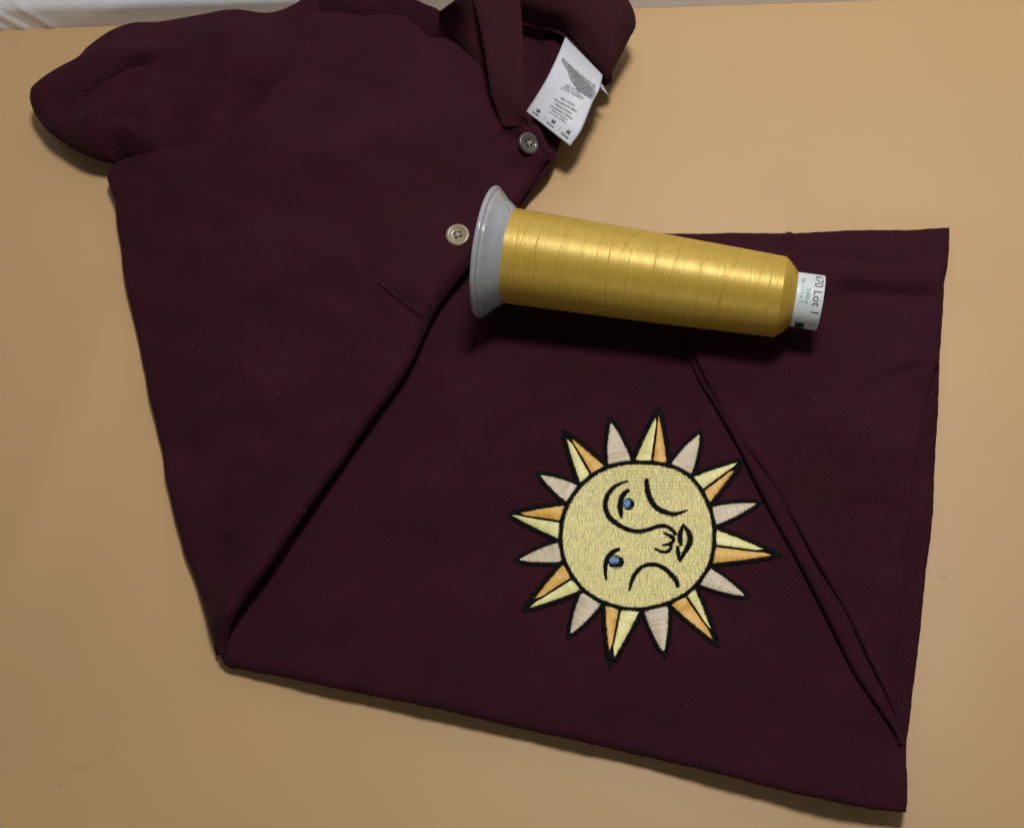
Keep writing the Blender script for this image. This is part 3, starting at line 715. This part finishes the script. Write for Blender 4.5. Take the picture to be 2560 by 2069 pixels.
# ------------------------------------------------------------------ buttons
def button(center, normal, R, mat, hole_mat, spin=0.0, yscale=1.0, thread=True):
    n = Vector(normal).normalized(); q = n.to_track_quat('Z', 'Y').to_matrix()
    ph = [(R*0.26*math.cos(spin + k*math.pi/2), R*0.26*math.sin(spin + k*math.pi/2)) for k in range(4)]
    hr = R * 0.13
    pts = []; rings = [(1.0, 36), (0.97, 36), (0.88, 36), (0.76, 30), (0.66, 26), (0.58, 22), (0.50, 18)]
    edges = []
    def prof(r):
        r = r / R
        if r > 0.62: 
            u = (r - 0.81) / 0.19
            return 0.0016 + 0.0007 * math.sqrt(max(0, 1 - u*u)) if abs(u) < 1 else 0.0016
        return 0.0016 + 0.00015 * (r / 0.62) ** 2
    for f, k in rings:
        b = len(pts)
        for i in range(k): pts.append((f*R*math.cos(2*math.pi*i/k), f*R*math.sin(2*math.pi*i/k)))
        if f == 1.0: edges += [(b+i, b+(i+1) % k) for i in range(k)]
    hs = []
    for hx, hy in ph:
        b = len(pts); hs.append(b)
        for i in range(10): pts.append((hx + hr*math.cos(2*math.pi*i/10), hy + hr*math.sin(2*math.pi*i/10)))
        edges += [(b+i, b+(i+1) % 10) for i in range(10)]
    pts.append((0, 0))
    S = 1e4
    r = delaunay_2d_cdt([Vector((a*S, b*S)) for a, b in pts], edges, [], 1, 1e-4)
    V = [(v.x/S, v.y/S) for v in r[0]]
    F = []
    for f in r[2]:
        c = np.mean([V[i] for i in f], axis=0)
        if any(math.hypot(c[0]-hx, c[1]-hy) < hr*0.97 for hx, hy in ph): continue
        F.append(tuple(f))
    V3 = [(x, y, prof(math.hypot(x, y))) for x, y in V]
    a, b, c = (np.array(V3[k]) for k in F[0])
    if np.cross(b-a, c-a)[2] < 0: F = [f[::-1] for f in F]
    def wall(idx, z1, inward):
        b = len(V3); k = len(idx)
        for i in idx: V3.append((V3[i][0]*(0.9 if not inward else 1), V3[i][1]*(0.9 if not inward else 1), z1))
        for i in range(k):
            f = (idx[i], b+i, b+(i+1) % k, idx[(i+1) % k]); F.append(f if not inward else f[::-1])
    mp = {}
    for vi, l in enumerate(r[3]):
        for k in l: mp[k] = vi
    wall([mp[i] for i in range(36)], 0.0003, False)
    for b in hs: wall([mp[b+i] for i in range(10)], 0.0003, True)
    C = np.array(center); Q = np.array(q)
    Wv = [C + Q @ np.array(v) for v in V3]
    o = mesh('button', Wv, F, mat, shirt)
    # dark backing seen through the holes
    d = [C + Q @ np.array((0.6*R*math.cos(2*math.pi*i/16), 0.6*R*math.sin(2*math.pi*i/16), 0.0005)) for i in range(16)]
    mesh('cloth_backing', d, [tuple(range(16))], M_cloth, o, False)
    TV, TF = [], []
    for k in range(4):
        p0 = np.array((ph[k][0]*1.0, ph[k][1]*1.0, 0.0012)); p2 = np.array((ph[(k+2) % 4][0], ph[(k+2) % 4][1], 0.0012))
        if k < 2:
            path = [C + Q @ (p0 + (p2-p0)*t + np.array((0, 0, 0.0011*math.sin(math.pi*t)**0.5))) for t in np.linspace(0.02, 0.98, 9)]
            tube(TV, TF, path, 0.00024, 6)
    mesh('button_thread', TV, TF, M_bthread, o)
    return o
pb = placket.at(1145, 590)[0]
Rb = 29.5 / F_PX * depth_of(pb)
button(pb + (0, 0, -0.0002), (0.05, -0.14, 1), Rb, M_button, None, 0.75)
pc = placket.at(1319, 362)[0]
button(pc + (0, 0, 0.0004), (0.60, -0.25, 0.8), 28.0 / F_PX * depth_of(pc), M_button2, None, 0.3)

# ------------------------------------------------------------------ stitch rows
def stitch_row(panel, pts, name='stitching', pitch=0.0027, ln=0.0013, rad=0.00035, up=0.00006):
    q = hermite(pts, False, 4.0)
    w = panel.at(q[:, 0], q[:, 1], up)
    s = np.concatenate([[0], np.cumsum(np.linalg.norm(np.diff(w, axis=0), axis=1))])
    V, F = [], []
    x = 0.0
    while x + ln < s[-1]:
        tt = np.linspace(x, x + ln, 4)
        p = np.column_stack([np.interp(tt, s, w[:, k]) for k in range(3)])
        p[0, 2] -= 0.0003; p[-1, 2] -= 0.0003
        p += np.random.normal(0, 0.00006, 3)
        tube(V, F, p, rad * random.uniform(0.8, 1.15), 5); x += pitch * random.uniform(0.85, 1.15)
    o = mesh(name, V, F, M_seam, shirt); o['kind'] = 'stuff'
    return o
stitch_row(flap_t, [(1822, 910), (1852, 949), (1896, 1014), (1944, 1085), (1988, 1152), (2015, 1191), (2041, 1233), (2066, 1279), (2087, 1320), (2107, 1352)])
stitch_row(flap_t, [(1875, 908), (1910, 958), (1951, 1016), (1995, 1083), (2027, 1131), (2050, 1170), (2073, 1203), (2098, 1253), (2117, 1290), (2130, 1318)])
stitch_row(flap_t, [(2277, 750), (2268, 778), (2262, 813), (2251, 862), (2241, 910), (2229, 988), (2223, 1025), (2211, 1074), (2193, 1180), (2185, 1219), (2177, 1290), (2165, 1378), (2160, 1450)])
stitch_row(flap_t, [(2218, 800), (2200, 880), (2182, 970), (2163, 1060), (2158, 1113), (2147, 1157), (2137, 1205), (2130, 1253)])
stitch_row(lower, [(2132, 1820), (2140, 1890), (2144, 1960), (2140, 2005)])
stitch_row(lower, [(2186, 1880), (2188, 1930), (2180, 1980), (2176, 2012)])
stitch_row(placket, [(962, 704), (990, 722), (1022, 746), (1060, 776)])
stitch_row(placket, [(956, 712), (985, 735), (1018, 760), (1052, 787)])

# lint fibres caught on the knit
M_lint = plain('grey_lint', (0.17, 0.13, 0.12), 0.8, 0.1)
LV, LF = [], []
for pan, x_, y_ in [(placket, 958, 709), (flap_t, 2036, 998), (flap_t, 2100, 880), (lower, 1170, 1335), (lower, 1330, 1640), (lower, 880, 1600), (body, 543, 985), (body, 700, 980), (body, 858, 145), (body, 480, 860), (body, 764, 1280), (lower, 1720, 1760), (lower, 1040, 1170), (flap_t, 2330, 985), (body, 620, 560), (lower, 1420, 800)]:
    a_ = random.uniform(0, 6.28); l_ = random.uniform(3, 7)
    q_ = np.array([(x_ + l_*t_*math.cos(a_ + t_), y_ + l_*t_*math.sin(a_ + t_)) for t_ in np.linspace(0, 1, 6)])
    tube(LV, LF, pan.at(q_[:, 0], q_[:, 1], 0.0002), 0.00012, 4)
mesh('lint', LV, LF, M_lint, shirt)['kind'] = 'stuff'

# ------------------------------------------------------------------ embroidered sun
sun = mesh('sun_embroidery', [(0, 0, 0)], [], None, shirt)        # replaced below by its black underlay
def E(e):           # zoomed coordinates of the emblem -> pixels
    e = np.asarray(e, float); return np.column_stack([e[:, 0] / 2.48 + 1240, e[:, 1] / 2.48 + 1000])
def K(k):
    k = np.asarray(k, float); return np.column_stack([k[:, 0] / 5.425 + 1480, k[:, 1] / 5.425 + 1180])
def onlower(px):
    px = np.asarray(px, float); return lower.at(px[:, 0], px[:, 1])
def resample(p, n):
    s = np.concatenate([[0], np.cumsum(np.linalg.norm(np.diff(p, axis=0), axis=1))])
    t = np.linspace(0, s[-1], n); return np.column_stack([np.interp(t, s, p[:, k]) for k in range(p.shape[1])])
def satin(name, L, R, mat, parent, z0, hgt, pitch=0.00066, jit=0.0003, na=5):
    """band of parallel stitches lying between two edge lines (pixels)"""
    L, R = onlower(L), onlower(R)
    mid = (L + R) / 2; ln = np.linalg.norm(np.diff(mid, axis=0), axis=1).sum()
    n = max(3, int(ln / pitch) * 2 + 1)
    L, R = resample(L, n), resample(R, n)
    V, F, UV = [], [], []
    sd = random.uniform(0, 500)
    for i in range(n):
        w = R[i] - L[i]; wl_ = np.linalg.norm(w) + 1e-9; u = w / wl_
        jl = abs(np.random.normal(0, jit)) if i % 2 == 0 else -jit * 0.5
        jr = abs(np.random.normal(0, jit)) if i % 2 == 0 else -jit * 0.5
        a, b = L[i] - u * jl, R[i] + u * jr
        for k in range(na):
            t = k / (na - 1)
            p = a + (b - a) * t
            dome = (1 - abs(2*t - 1) ** 2.5)
            g = 0.0 if i % 2 == 0 else -0.00024
            UV.append((sd + i * 0.8, t * 0.35))
            V.append((p[0], p[1], z0 + hgt * dome + g + np.random.normal(0, 0.00002)))
        if i:
            for k in range(na - 1):
                F.append(((i-1)*na+k, i*na+k, i*na+k+1, (i-1)*na+k+1))
    V = np.array(V); V[:, 2] += lower.z(V[:, :2])          # follow the cloth
    o = mesh(name, V, F, mat, parent, True, UV)
    if np.mean([p.normal.z for p in o.data.polygons]) < 0: o.data.flip_normals()
    return o
def offset_band(path, width):
    """left and right edges of a stroke; path in px, width in px (array)"""
    p = np.asarray(path, float)
    t = np.gradient(p, axis=0); t /= np.linalg.norm(t, axis=1)[:, None] + 1e-9
    nn = np.column_stack([-t[:, 1], t[:, 0]]); w = np.asarray(width)[:, None] / 2
    return p - nn * w, p + nn * w
def stroke(name, pts, conv, widths, parent, z0=0.0006, hgt=0.00055, mat=None, closed=False):
    pts = np.asarray(pts, float)
    q = hermite(pts, closed, 10.0)
    if closed: q = np.vstack([q, q[:1]])
    px = conv(q)
    w = np.interp(np.linspace(0, 1, len(px)), np.linspace(0, 1, len(widths)), widths) * (1.0 if closed else 1.18)
    L, R = offset_band(px, w)
    if closed: L[-1], R[-1] = L[0], R[0]
    return satin(name, L, R, mat or M_blk, parent, z0, hgt)

ring_pts = [(920, 388), (1030, 398), (1130, 428), (1205, 478), (1265, 548), (1310, 630), (1342, 725), (1354, 830), (1347, 940), (1318, 1035), (1270, 1112), (1195, 1190), (1100, 1245), (1000, 1280), (880, 1297), (760, 1285), (640, 1243), (545, 1180), (475, 1095), (425, 1000), (402, 900), (404, 790), (427, 690), (472, 600), (540, 515), (630, 447), (720, 408), (820, 390)]
# underlay disc (carries the whole emblem)
dr = hermite(ring_pts, True, 30.0); dpx = E(dr); dw = onlower(dpx)
cpx = E([(877, 845)])[0]
V = []; F = []
NR = 10; n = len(dpx)
for k in range(NR + 1):
    q = cpx + (dpx - cpx) * (1 - k / (NR + 0.2)); w = onlower(q)
    V += [(a[0], a[1], a[2] + 0.00025) for a in w]
for k in range(NR):
    for i in range(n):
        j = (i + 1) % n; F.append((k*n+i, k*n+j, (k+1)*n+j, (k+1)*n+i))
F.append(tuple(NR*n + i for i in range(n)))
me = bpy.data.meshes.new('sun_embroidery'); me.from_pydata(V, [], F); me.update()
M_under = thread_material('ochre_embroidery_underlay', (0.28, 0.22, 0.06), (0.20, 0.15, 0.04))
me.materials.append(M_under); old = sun.data; sun.data = me; bpy.data.meshes.remove(old)
if me.polygons[0].normal.z < 0: me.flip_normals()
sun['label'] = 'round embroidered sun face with two-tone and beige pointed rays'

def face_fill():
    V, F, UV = [], [], []
    ring = E(hermite(ring_pts, True, 20.0))
    lo, hi = ring.min(0), ring.max(0)
    rowh, colw = 8.8, 3.4
    st = []
    r = 0; y = lo[1]
    while y < hi[1]:
        x = lo[0] + random.uniform(0, 2) * colw
        i = 0
        while x < hi[0]:
            st.append((x + random.choice((0.3, -0.3, 0.0)) + random.gauss(0, 0.2), y + random.gauss(0, 0.4) + 0.9*math.sin(x*0.035), random.uniform(0.9, 1.12))); x += colw; i += 1
        y += rowh; r += 1
    st = np.array(st); st = st[inside(st[:, :2], ring)]
    w0 = lower.at(st[:, 0], st[:, 1])
    s = 1.0 / F_PX * depth_of(w0[len(w0)//2])
    for (x, y, k), w in zip(st, w0):
        L = rowh * s * 0.62 * k; Wd = colw * s * 0.50
        tx = random.gauss(0.10, 0.05)
        b = len(V); z = w[2] + 0.00034; UV += [(x * 3.1, y * 2.3)] * 9
        for (a, c, h) in ((-1, -1, 0), (1, -1, 0), (0, -0.92, .00005), (-1, 0, .00012), (1, 0, .00012), (0, 0.0, .00042*k), (-1, 1, 0), (1, 1, 0), (0, 0.92, .00005)):
            V.append((w[0] + a*Wd*(0.95 if c == 0 else 0.7) + c*L*tx, w[1] + c*L*1.05, z + h))
        F += [(b+0, b+2, b+5, b+3), (b+2, b+1, b+4, b+5), (b+3, b+5, b+8, b+6), (b+5, b+4, b+7, b+8)]
    o = mesh('face_stitches', V, F, M_face, sun, True, UV); o['kind'] = 'stuff'
    return o
face_fill()

def lerp(a, b, t): return np.asarray(a, float) + (np.asarray(b, float) - np.asarray(a, float)) * t
def bulge(a, b, t, k, cen):
    """edge from base a to tip b with a slight outward belly"""
    p = lerp(a, b, t); d = np.asarray(b, float) - a; nn = np.array([-d[1], d[0]]) / np.linalg.norm(d)
    if nn @ (lerp(a, b, .5) - cen) < 0: nn = -nn
    return p + nn * k * 4 * t * (1 - t)
EC = np.array([877., 845.])
def inward(p, k): p = np.asarray(p, float); return p + (EC - p) / np.linalg.norm(EC - p) * k
def ray(tip, b1, b2, mid=None, mtip=None, m1=None, m2=None, wd=26.0, belly=8.0):
    # outline strips stop short of the tip, the black underlay makes the point
    tip = np.array(tip, float); tip = tip + (tip - EC) / np.linalg.norm(tip - EC) * 14; b1, b2 = inward(b1, 14), inward(b2, 14)
    cen = (tip + b1 + b2) / 3
    T = np.linspace(0, 1, 24)
    e1 = np.array([bulge(b1, tip, t, belly, cen) for t in T]); e2 = np.array([bulge(b2, tip, t, belly, cen) for t in T])
    def shift(e, k):
        out = []
        for i, p in enumerate(e):
            d = e[min(i+1, len(e)-1)] - e[max(i-1, 0)]; nn = np.array([-d[1], d[0]]) / (np.linalg.norm(d) + 1e-9)
            if nn @ (cen - p) < 0: nn = -nn
            out.append(p + nn * k)
        return np.array(out)
    o = satin('ray', E(shift(e1, -10)), E(shift(e2, -10)), M_blk, sun, 0.00024, 0.00010, jit=0.0003)
    axis = inward(mid, 10) if mid is not None else (b1 + b2) / 2
    i1, i2 = shift(e1, wd), shift(e2, wd)
    def fill(A, B, mat):
        d = np.linalg.norm(A - B, axis=1)
        ref = A[0] - B[0]; ok = [k for k in range(len(A)) if (A[k] - B[k]) @ ref > 0 and d[k] > 5]
        if len(ok) < 3: return
        n2 = max(ok) + 1
        satin('ray_fill', E(A[:n2]), E(B[:n2]), mat, sun, 0.00042, 0.00035, jit=0.0003)
    if mid is None:
        fill(i1, i2, m1)
    else:
        ml = np.array([lerp(axis, mtip, t) for t in np.linspace(0, 0.97, 24)])
        def toward(ml, e): 
            return np.array([p + (q - p) / (np.linalg.norm(q - p) + 1e-9) * 8 for p, q in zip(ml, e)])
        fill(i1, toward(ml, e1), m1); fill(i2, toward(ml, e2), m2)
        w = np.full(24, 16.0) / 2.48
        L, R = offset_band(E(ml), w); satin('ray_midline', L, R, M_blk, sun, 0.0004, 0.0004, jit=0.0001)
    for e, i in ((e1, i1), (e2, i2)):
        # outline, tapering together at the tip
        q = e[:21]; k = np.minimum(wd * 1.15, np.linalg.norm(e1[:21] - e2[:21], axis=1) * 0.47)
        L_ = shift(q, -14); R_ = np.array([p + (r_ - p) / (np.linalg.norm(r_ - p) + 1e-9) * kk for p, r_, kk in zip(q, shift(q, wd), k)])
        satin('ray_outline', E(L_), E(R_), M_blk, sun, 0.0004, 0.0005, jit=0.00036)
big = [((1008, 58), (838, 385), (1078, 395), (968, 385), (1004, 105), M_yel, M_org),
       ((1532, 370), (1203, 466), (1328, 662), (1280, 563), (1492, 405), M_yel, M_org),
       ((1758, 962), (1362, 782), (1338, 1030), (1362, 903), (1692, 946), M_yel, M_org),
       ((1372, 1518), (1252, 1165), (1072, 1278), (1180, 1215), (1322, 1424), M_yel, M_org),
       ((708, 1652), (912, 1305), (658, 1272), (768, 1298), (716, 1565), M_yel, M_org),
       ((172, 1307), (538, 1192), (412, 992), (472, 1103), (230, 1258), M_yel, M_org),
       ((76, 710), (385, 878), (435, 632), (405, 755), (128, 712), M_yel, M_org),
       ((418, 192), (508, 528), (692, 405), (590, 465), (463, 243), M_yel, M_org)]
small = [((710, 122), (688, 402), (842, 372)), ((1270, 196), (1082, 392), (1215, 470)), ((1638, 635), (1330, 660), (1365, 778)), ((1563, 1222), (1332, 1040), (1272, 1152)),
         ((1042, 1583), (1074, 1280), (912, 1306)), ((453, 1467), (655, 1265), (520, 1195)), ((122, 994), (415, 1005), (388, 878)), ((260, 458), (443, 640), (510, 525))]
for tp, b1, b2 in small:
    b1, b2 = np.array(b1, float), np.array(b2, float); wv = (b1 - b2) / np.linalg.norm(b1 - b2)
    ray(tp, b1 + wv * 9, b2 - wv * 9, m1=M_bei, wd=10, belly=12)
for tp, b1, b2, md, mt, m1, m2 in big: ray(tp, b1, b2, md, mt, m1, m2, wd=13, belly=7)
stroke('face_outline', ring_pts, E, [14.0, 14.8, 13.8, 15, 14.0], sun, 0.0004, 0.0007, closed=True)
stroke('brow_and_nose_line', [(490, 122), (400, 152), (300, 208), (228, 290), (188, 385), (182, 480), (208, 570), (260, 640), (340, 705), (440, 762), (540, 798), (640, 808), (740, 790), (840, 757), (930, 732), (1000, 737), (1060, 765), (1110, 815), (1138, 860)], K, [3, 8, 10.5, 11, 12, 12, 11, 10.5, 10.5, 10, 9.5, 9, 8], sun)
stroke('nostril', [(968, 822), (1040, 858), (1095, 890), (1105, 925), (1075, 965), (1010, 985), (950, 990)], K, [4, 7, 9, 9, 8, 6, 4], sun)
stroke('nostril', [(1075, 975), (1072, 1030), (1035, 1072), (975, 1085), (910, 1068), (850, 1038)], K, [6, 8, 8, 7, 6, 4], sun)
stroke('lip', [(1245, 708), (1212, 780), (1193, 860), (1196, 930), (1212, 1000)], K, [6, 10, 12.5, 12, 7], sun)
stroke('lip', [(1250, 735), (1300, 800), (1328, 870), (1328, 950), (1295, 1030), (1245, 1105), (1190, 1215)], K, [6, 11, 14, 14, 11, 10, 4], sun)
stroke('lip', [(1162, 1005), (1168, 1090), (1188, 1215)], K, [8, 10, 5], sun)
stroke('cheek_line', [(738, 96), (748, 200), (768, 310), (812, 410), (880, 488), (970, 538), (1090, 570), (1200, 552), (1302, 518)], K, [10, 12, 13, 13, 12.5, 12, 11, 8, 3], sun)
stroke('cheek_line', [(508, 1610), (540, 1480), (590, 1380), (660, 1302), (740, 1262), (820, 1252), (910, 1270), (1000, 1322), (1080, 1400), (1138, 1470), (1168, 1562)], K, [4, 9, 10, 10, 9.5, 9, 10, 11, 11.5, 12, 8], sun)
def blob(name, c, rx, ry, mat, z0, hgt):
    a = np.linspace(0, math.pi, 22)
    top = np.column_stack([c[0] - rx*np.cos(a), c[1] - ry*np.sin(a)]); bot = np.column_stack([c[0] - rx*np.cos(a), c[1] + ry*np.sin(a)])
    return satin(name, K(top), K(bot), mat, sun, z0, hgt, jit=0.0001)
blob('iris_ring', (498, 436), 80, 88, M_blk, 0.0006, 0.0004); blob('iris', (474, 430), 50, 60, M_blu, 0.0009, 0.0004)
blob('iris_ring', (330, 1222), 108, 98, M_blk, 0.0006, 0.0004); blob('iris', (302, 1206), 72, 52, M_blu, 0.0009, 0.0004)
stroke('eyelid', [(505, 245), (435, 300), (398, 370), (384, 450), (388, 530), (402, 625)], K, [6, 11, 11, 11, 11, 4], sun, 0.0008)
stroke('eyelid', [(378, 1042), (290, 1082), (218, 1160), (188, 1240), (182, 1340), (196, 1460)], K, [6, 11, 11, 10, 8, 3], sun, 0.0008)

# ------------------------------------------------------------------ thread cone
Aa = P(1221, 631, 0.0375); Bb = P(2051, 758, 0.0335)
ax = Bb - Aa; LEN = np.linalg.norm(ax); ax /= LEN
side = np.cross(ax, (0, 0, 1)); side /= np.linalg.norm(side); upv = np.cross(side, ax)
def rpx(px, s): return px / F_PX * depth_of(Aa + ax * s * LEN)
R0, R1, R2, RT = rpx(166, 0), rpx(119, 0.06), rpx(101.5, 0.88), rpx(70, 0.96)
cone = empty('thread_cone', tuple((Aa + ax*LEN*0.5)*np.array((1, 1, 0)) + np.array((0, 0, 0.008))))
tag(cone, 'cone of shiny gold embroidery thread with a grey flange lying on the shirt', 'thread cone')
def lathe(name, prof, mat, parent, nseg=128, uv=False, rfun=None, close=False):
    """prof: (s in metres along axis, radius)"""
    V, F, UV = [], [], []
    m = len(prof)
    for i, (s, r) in enumerate(prof):
        for k in range(nseg + (1 if uv else 0)):
            th = 2 * math.pi * k / nseg
            rr = r + (rfun(s, th) if rfun else 0)
            V.append(Aa + ax*s + rr*(math.cos(th)*upv + math.sin(th)*side)); UV.append((s*1000, th*r*1000 if not rfun else th*21.0))
    M_ = nseg + (1 if uv else 0)
    for i in range(m - 1 + (1 if close else 0)):
        i2 = (i + 1) % m
        for k in range(nseg):
            k2 = k + 1 if uv else (k + 1) % nseg
            F.append((i*M_+k, i*M_+k2, i2*M_+k2, i2*M_+k))
    o = mesh(name, V, F, mat, parent, True, UV if uv else None)
    return o
mm = 1e-3
s1 = 0.055 * LEN
fl = [(-0.2*mm, 12*mm), (-0.4*mm, R0*0.80), (-1.2*mm, R0*0.955), (-0.9*mm, R0*0.985), (0.0, R0*0.998), (0.5*mm, R0), (1.0*mm, R0*0.990), (1.3*mm, R0*0.966), (1.5*mm, R0*0.944), (1.8*mm, R0*0.934), (2.2*mm, R0*0.943), (2.7*mm, R0*0.938), (3.3*mm, R0*0.918), (4.2*mm, R0*0.885), (5.8*mm, R0*0.835),
      (8.2*mm, R0*0.78), (10.2*mm, R0*0.725), (12.5*mm, R0*0.685), (14*mm, R0*0.665), (16*mm, R0*0.64), (16*mm, 12*mm)]
# subdivide profile for a smooth rim
fo = lathe('base_flange', [tuple(a) for a in hermite([(a*1000, b*1000) for a, b in fl], False, 0.35)*1e-3], M_flange, cone, 160, close=True)
# thread winding
rng = np.random.RandomState(4)
s0 = s1 - 0.5*mm; sE = 0.878 * LEN; sS = 0.921 * LEN
seams = []
x = s0 + 7*mm
while x < sE - 3*mm:
    seams.append((x, rng.uniform(-2.2, 1.0)*mm, rng.uniform(0.05, 0.16)*mm, rng.uniform(0, 6.28), rng.uniform(0.2, 0.6)*mm)); x += rng.uniform(9.5, 12.5)*mm
ns = 620
prof = []
for i in range(ns):
    t = i / (ns - 1); s = s0 + (sE - s0) * t
    r = R1 + (R2 - R1) * t + 0.35*mm*math.sin(math.pi*t)
    if t < 0.012: r -= 0.8*mm*(1 - t/0.012)**2
    prof.append((s, r))
for i in range(1, 26):
    t = i / 25; prof.append((sE + (sS - sE)*t, R2 + (RT*0.97 - R2)*(t**1.05) + 0.5*mm*math.sin(math.pi*t)))
S_ar = np.array([p[0] for p in prof]); R_ar = np.array([p[1] for p in prof])
nseg = 192
TH = np.linspace(0, 2*math.pi, nseg + 1)
SS, TT = np.meshgrid(S_ar, TH, indexing='ij')
RR = np.repeat(R_ar[:, None], nseg + 1, 1)
fineth = 0.035*mm*np.sin(SS/(0.42*mm)*2*math.pi*0.5 + 3*np.sin(SS*900))      # wound strands
RR = RR + fineth*(0.6+0.4*np.sin(SS*700))
for (x, sl, dp, ph, wg) in seams:
    c = x + sl*np.cos(TT - 0.6) + wg*np.sin(2*TT + ph)*0.5
    dd = SS - c
    RR -= dp*0.85*np.exp(-(dd/(0.32*mm))**2)
    RR += dp*0.2*np.clip(1 - np.abs(dd - 3*mm)/(5*mm), 0, 1)
# uneven first edge
RR[:3] -= 0.0
PT = Aa + SS[..., None]*ax + RR[..., None]*(np.cos(TT)[..., None]*upv + np.sin(TT)[..., None]*side)
edge = 0.7*mm*np.sin(5*TH + 1) + 0.5*mm*np.sin(11*TH)
for i in range(14): PT[i] += (edge*(1 - i/14))[:, None]*ax
V = PT.reshape(-1, 3); M_ = nseg + 1
ii, kk = np.meshgrid(np.arange(len(prof) - 1), np.arange(nseg), indexing='ij')
F = np.stack([ii*M_+kk, ii*M_+kk+1, (ii+1)*M_+kk+1, (ii+1)*M_+kk], -1).reshape(-1, 4)
UV = np.stack([SS*1000, TT*21.0], -1).reshape(-1, 2)
wind = mesh('thread_winding', V, F, M_gold, cone, True, UV)
# single strands crossing the winding
def strand(sa, tha, sb, thb, lift=0.05*mm, rad=0.14*mm):
    V, F = [], []
    t = np.linspace(0, 1, 40); s = sa + (sb - sa)*t; th = tha + (thb - tha)*t
    r = np.interp(s, S_ar, R_ar) + lift
    path = Aa + s[:, None]*ax + r[:, None]*(np.cos(th)[:, None]*upv + np.sin(th)[:, None]*side)
    tube(V, F, path, rad, 5); return mesh('loose_strand', V, F, M_gold, cone)
for a in ((0.745, -1.0, 0.690, 1.35), (0.74, -0.3, 0.68, 1.6), (0.46, -1.0, 0.40, 0.2), (0.145, -1.1, 0.115, 0.3), (0.58, -0.9, 0.555, 0.5), (0.36, -1.0, 0.335, 0.4), (0.255, -0.9, 0.225, 0.6), (0.83, -1.0, 0.80, 0.5)):
    strand(a[0]*LEN, a[1], a[2]*LEN, a[3])
# hanging thread end at the back of the flange
V, F = [], []
th = np.linspace(-1.0, -0.35, 20); rr_ = np.linspace(R1*1.01, R0*0.97, 20); ssx = np.linspace(s1 + 1*mm, 5*mm, 20)
tube(V, F, Aa + ssx[:, None]*ax + (rr_ + 0.4*mm)[:, None]*(np.cos(th*0 - 0.55)[:, None]*upv + np.sin(th*0 - 0.55)[:, None]*side), 0.15*mm, 5)
mesh('thread_end', V, F, M_gold, cone)
# paper core
core = lathe('core_tube', [(sS - 6*mm, RT*0.955), (sS, RT*0.975), (LEN - 0.4*mm, RT*0.992), (LEN, RT*0.985), (LEN, RT*0.86), (LEN - 1*mm, RT*0.85), (LEN*0.3, RT*0.84)], M_tube, cone, 96)
# lettering on the core: reads around the tube, letter tops towards the open end
def tview(p):        # angle around the tube that faces the camera
    v = CAM - p; return math.atan2(v @ side, v @ upv)
thc = tview(Aa + ax*LEN*0.96)
sgn = 1.0
q0 = Aa + ax*LEN*0.96 + RT*(math.cos(thc + 0.3)*upv + math.sin(thc + 0.3)*side)
q1 = Aa + ax*LEN*0.96 + RT*(math.cos(thc - 0.3)*upv + math.sin(thc - 0.3)*side)
if q0[1] > q1[1]: sgn = -1.0            # positive angle runs down the picture
def core_text(body, size, frac, ang, mat, bold=0.0, align='LEFT'):
    V, F = text_geo(body, size, align=align, bold=bold)
    W = []
    for x, y, _ in V:
        s = frac*LEN + y*mm; r = RT*(0.975 + 0.017*(s - sS)/(LEN - sS)) + 0.06*mm
        th = thc + sgn*(ang + x*mm/RT)
        W.append(Aa + ax*s + r*(math.cos(th)*upv + math.sin(th)*side))
    return mesh('printed_lettering', W, F, mat, core, False)
core_text('670 Lot 1', 5.6, 0.981, -1.20, M_ink, 0.0)
core_text('5000 m', 2.7, 0.953, -0.50, M_green)
core_text('No. 135 x 2', 2.7, 0.937, -0.92, M_green)
W, F = [], []
for i in range(9):
    for s in (0.934, 0.960):
        th = thc + sgn*(0.92 + 0.45*i/8); r = RT*0.985 + 0.05*mm
        W.append(Aa + ax*s*LEN + r*(math.cos(th)*upv + math.sin(th)*side))
for i in range(8): F.append((2*i, 2*i+1, 2*i+3, 2*i+2))
mesh('printed_block', W, F, M_dgreen, core, False)
print('SPOOL R0 %.4f R1 %.4f R2 %.4f RT %.4f LEN %.4f' % (R0, R1, R2, RT, LEN), 'axis', ax)
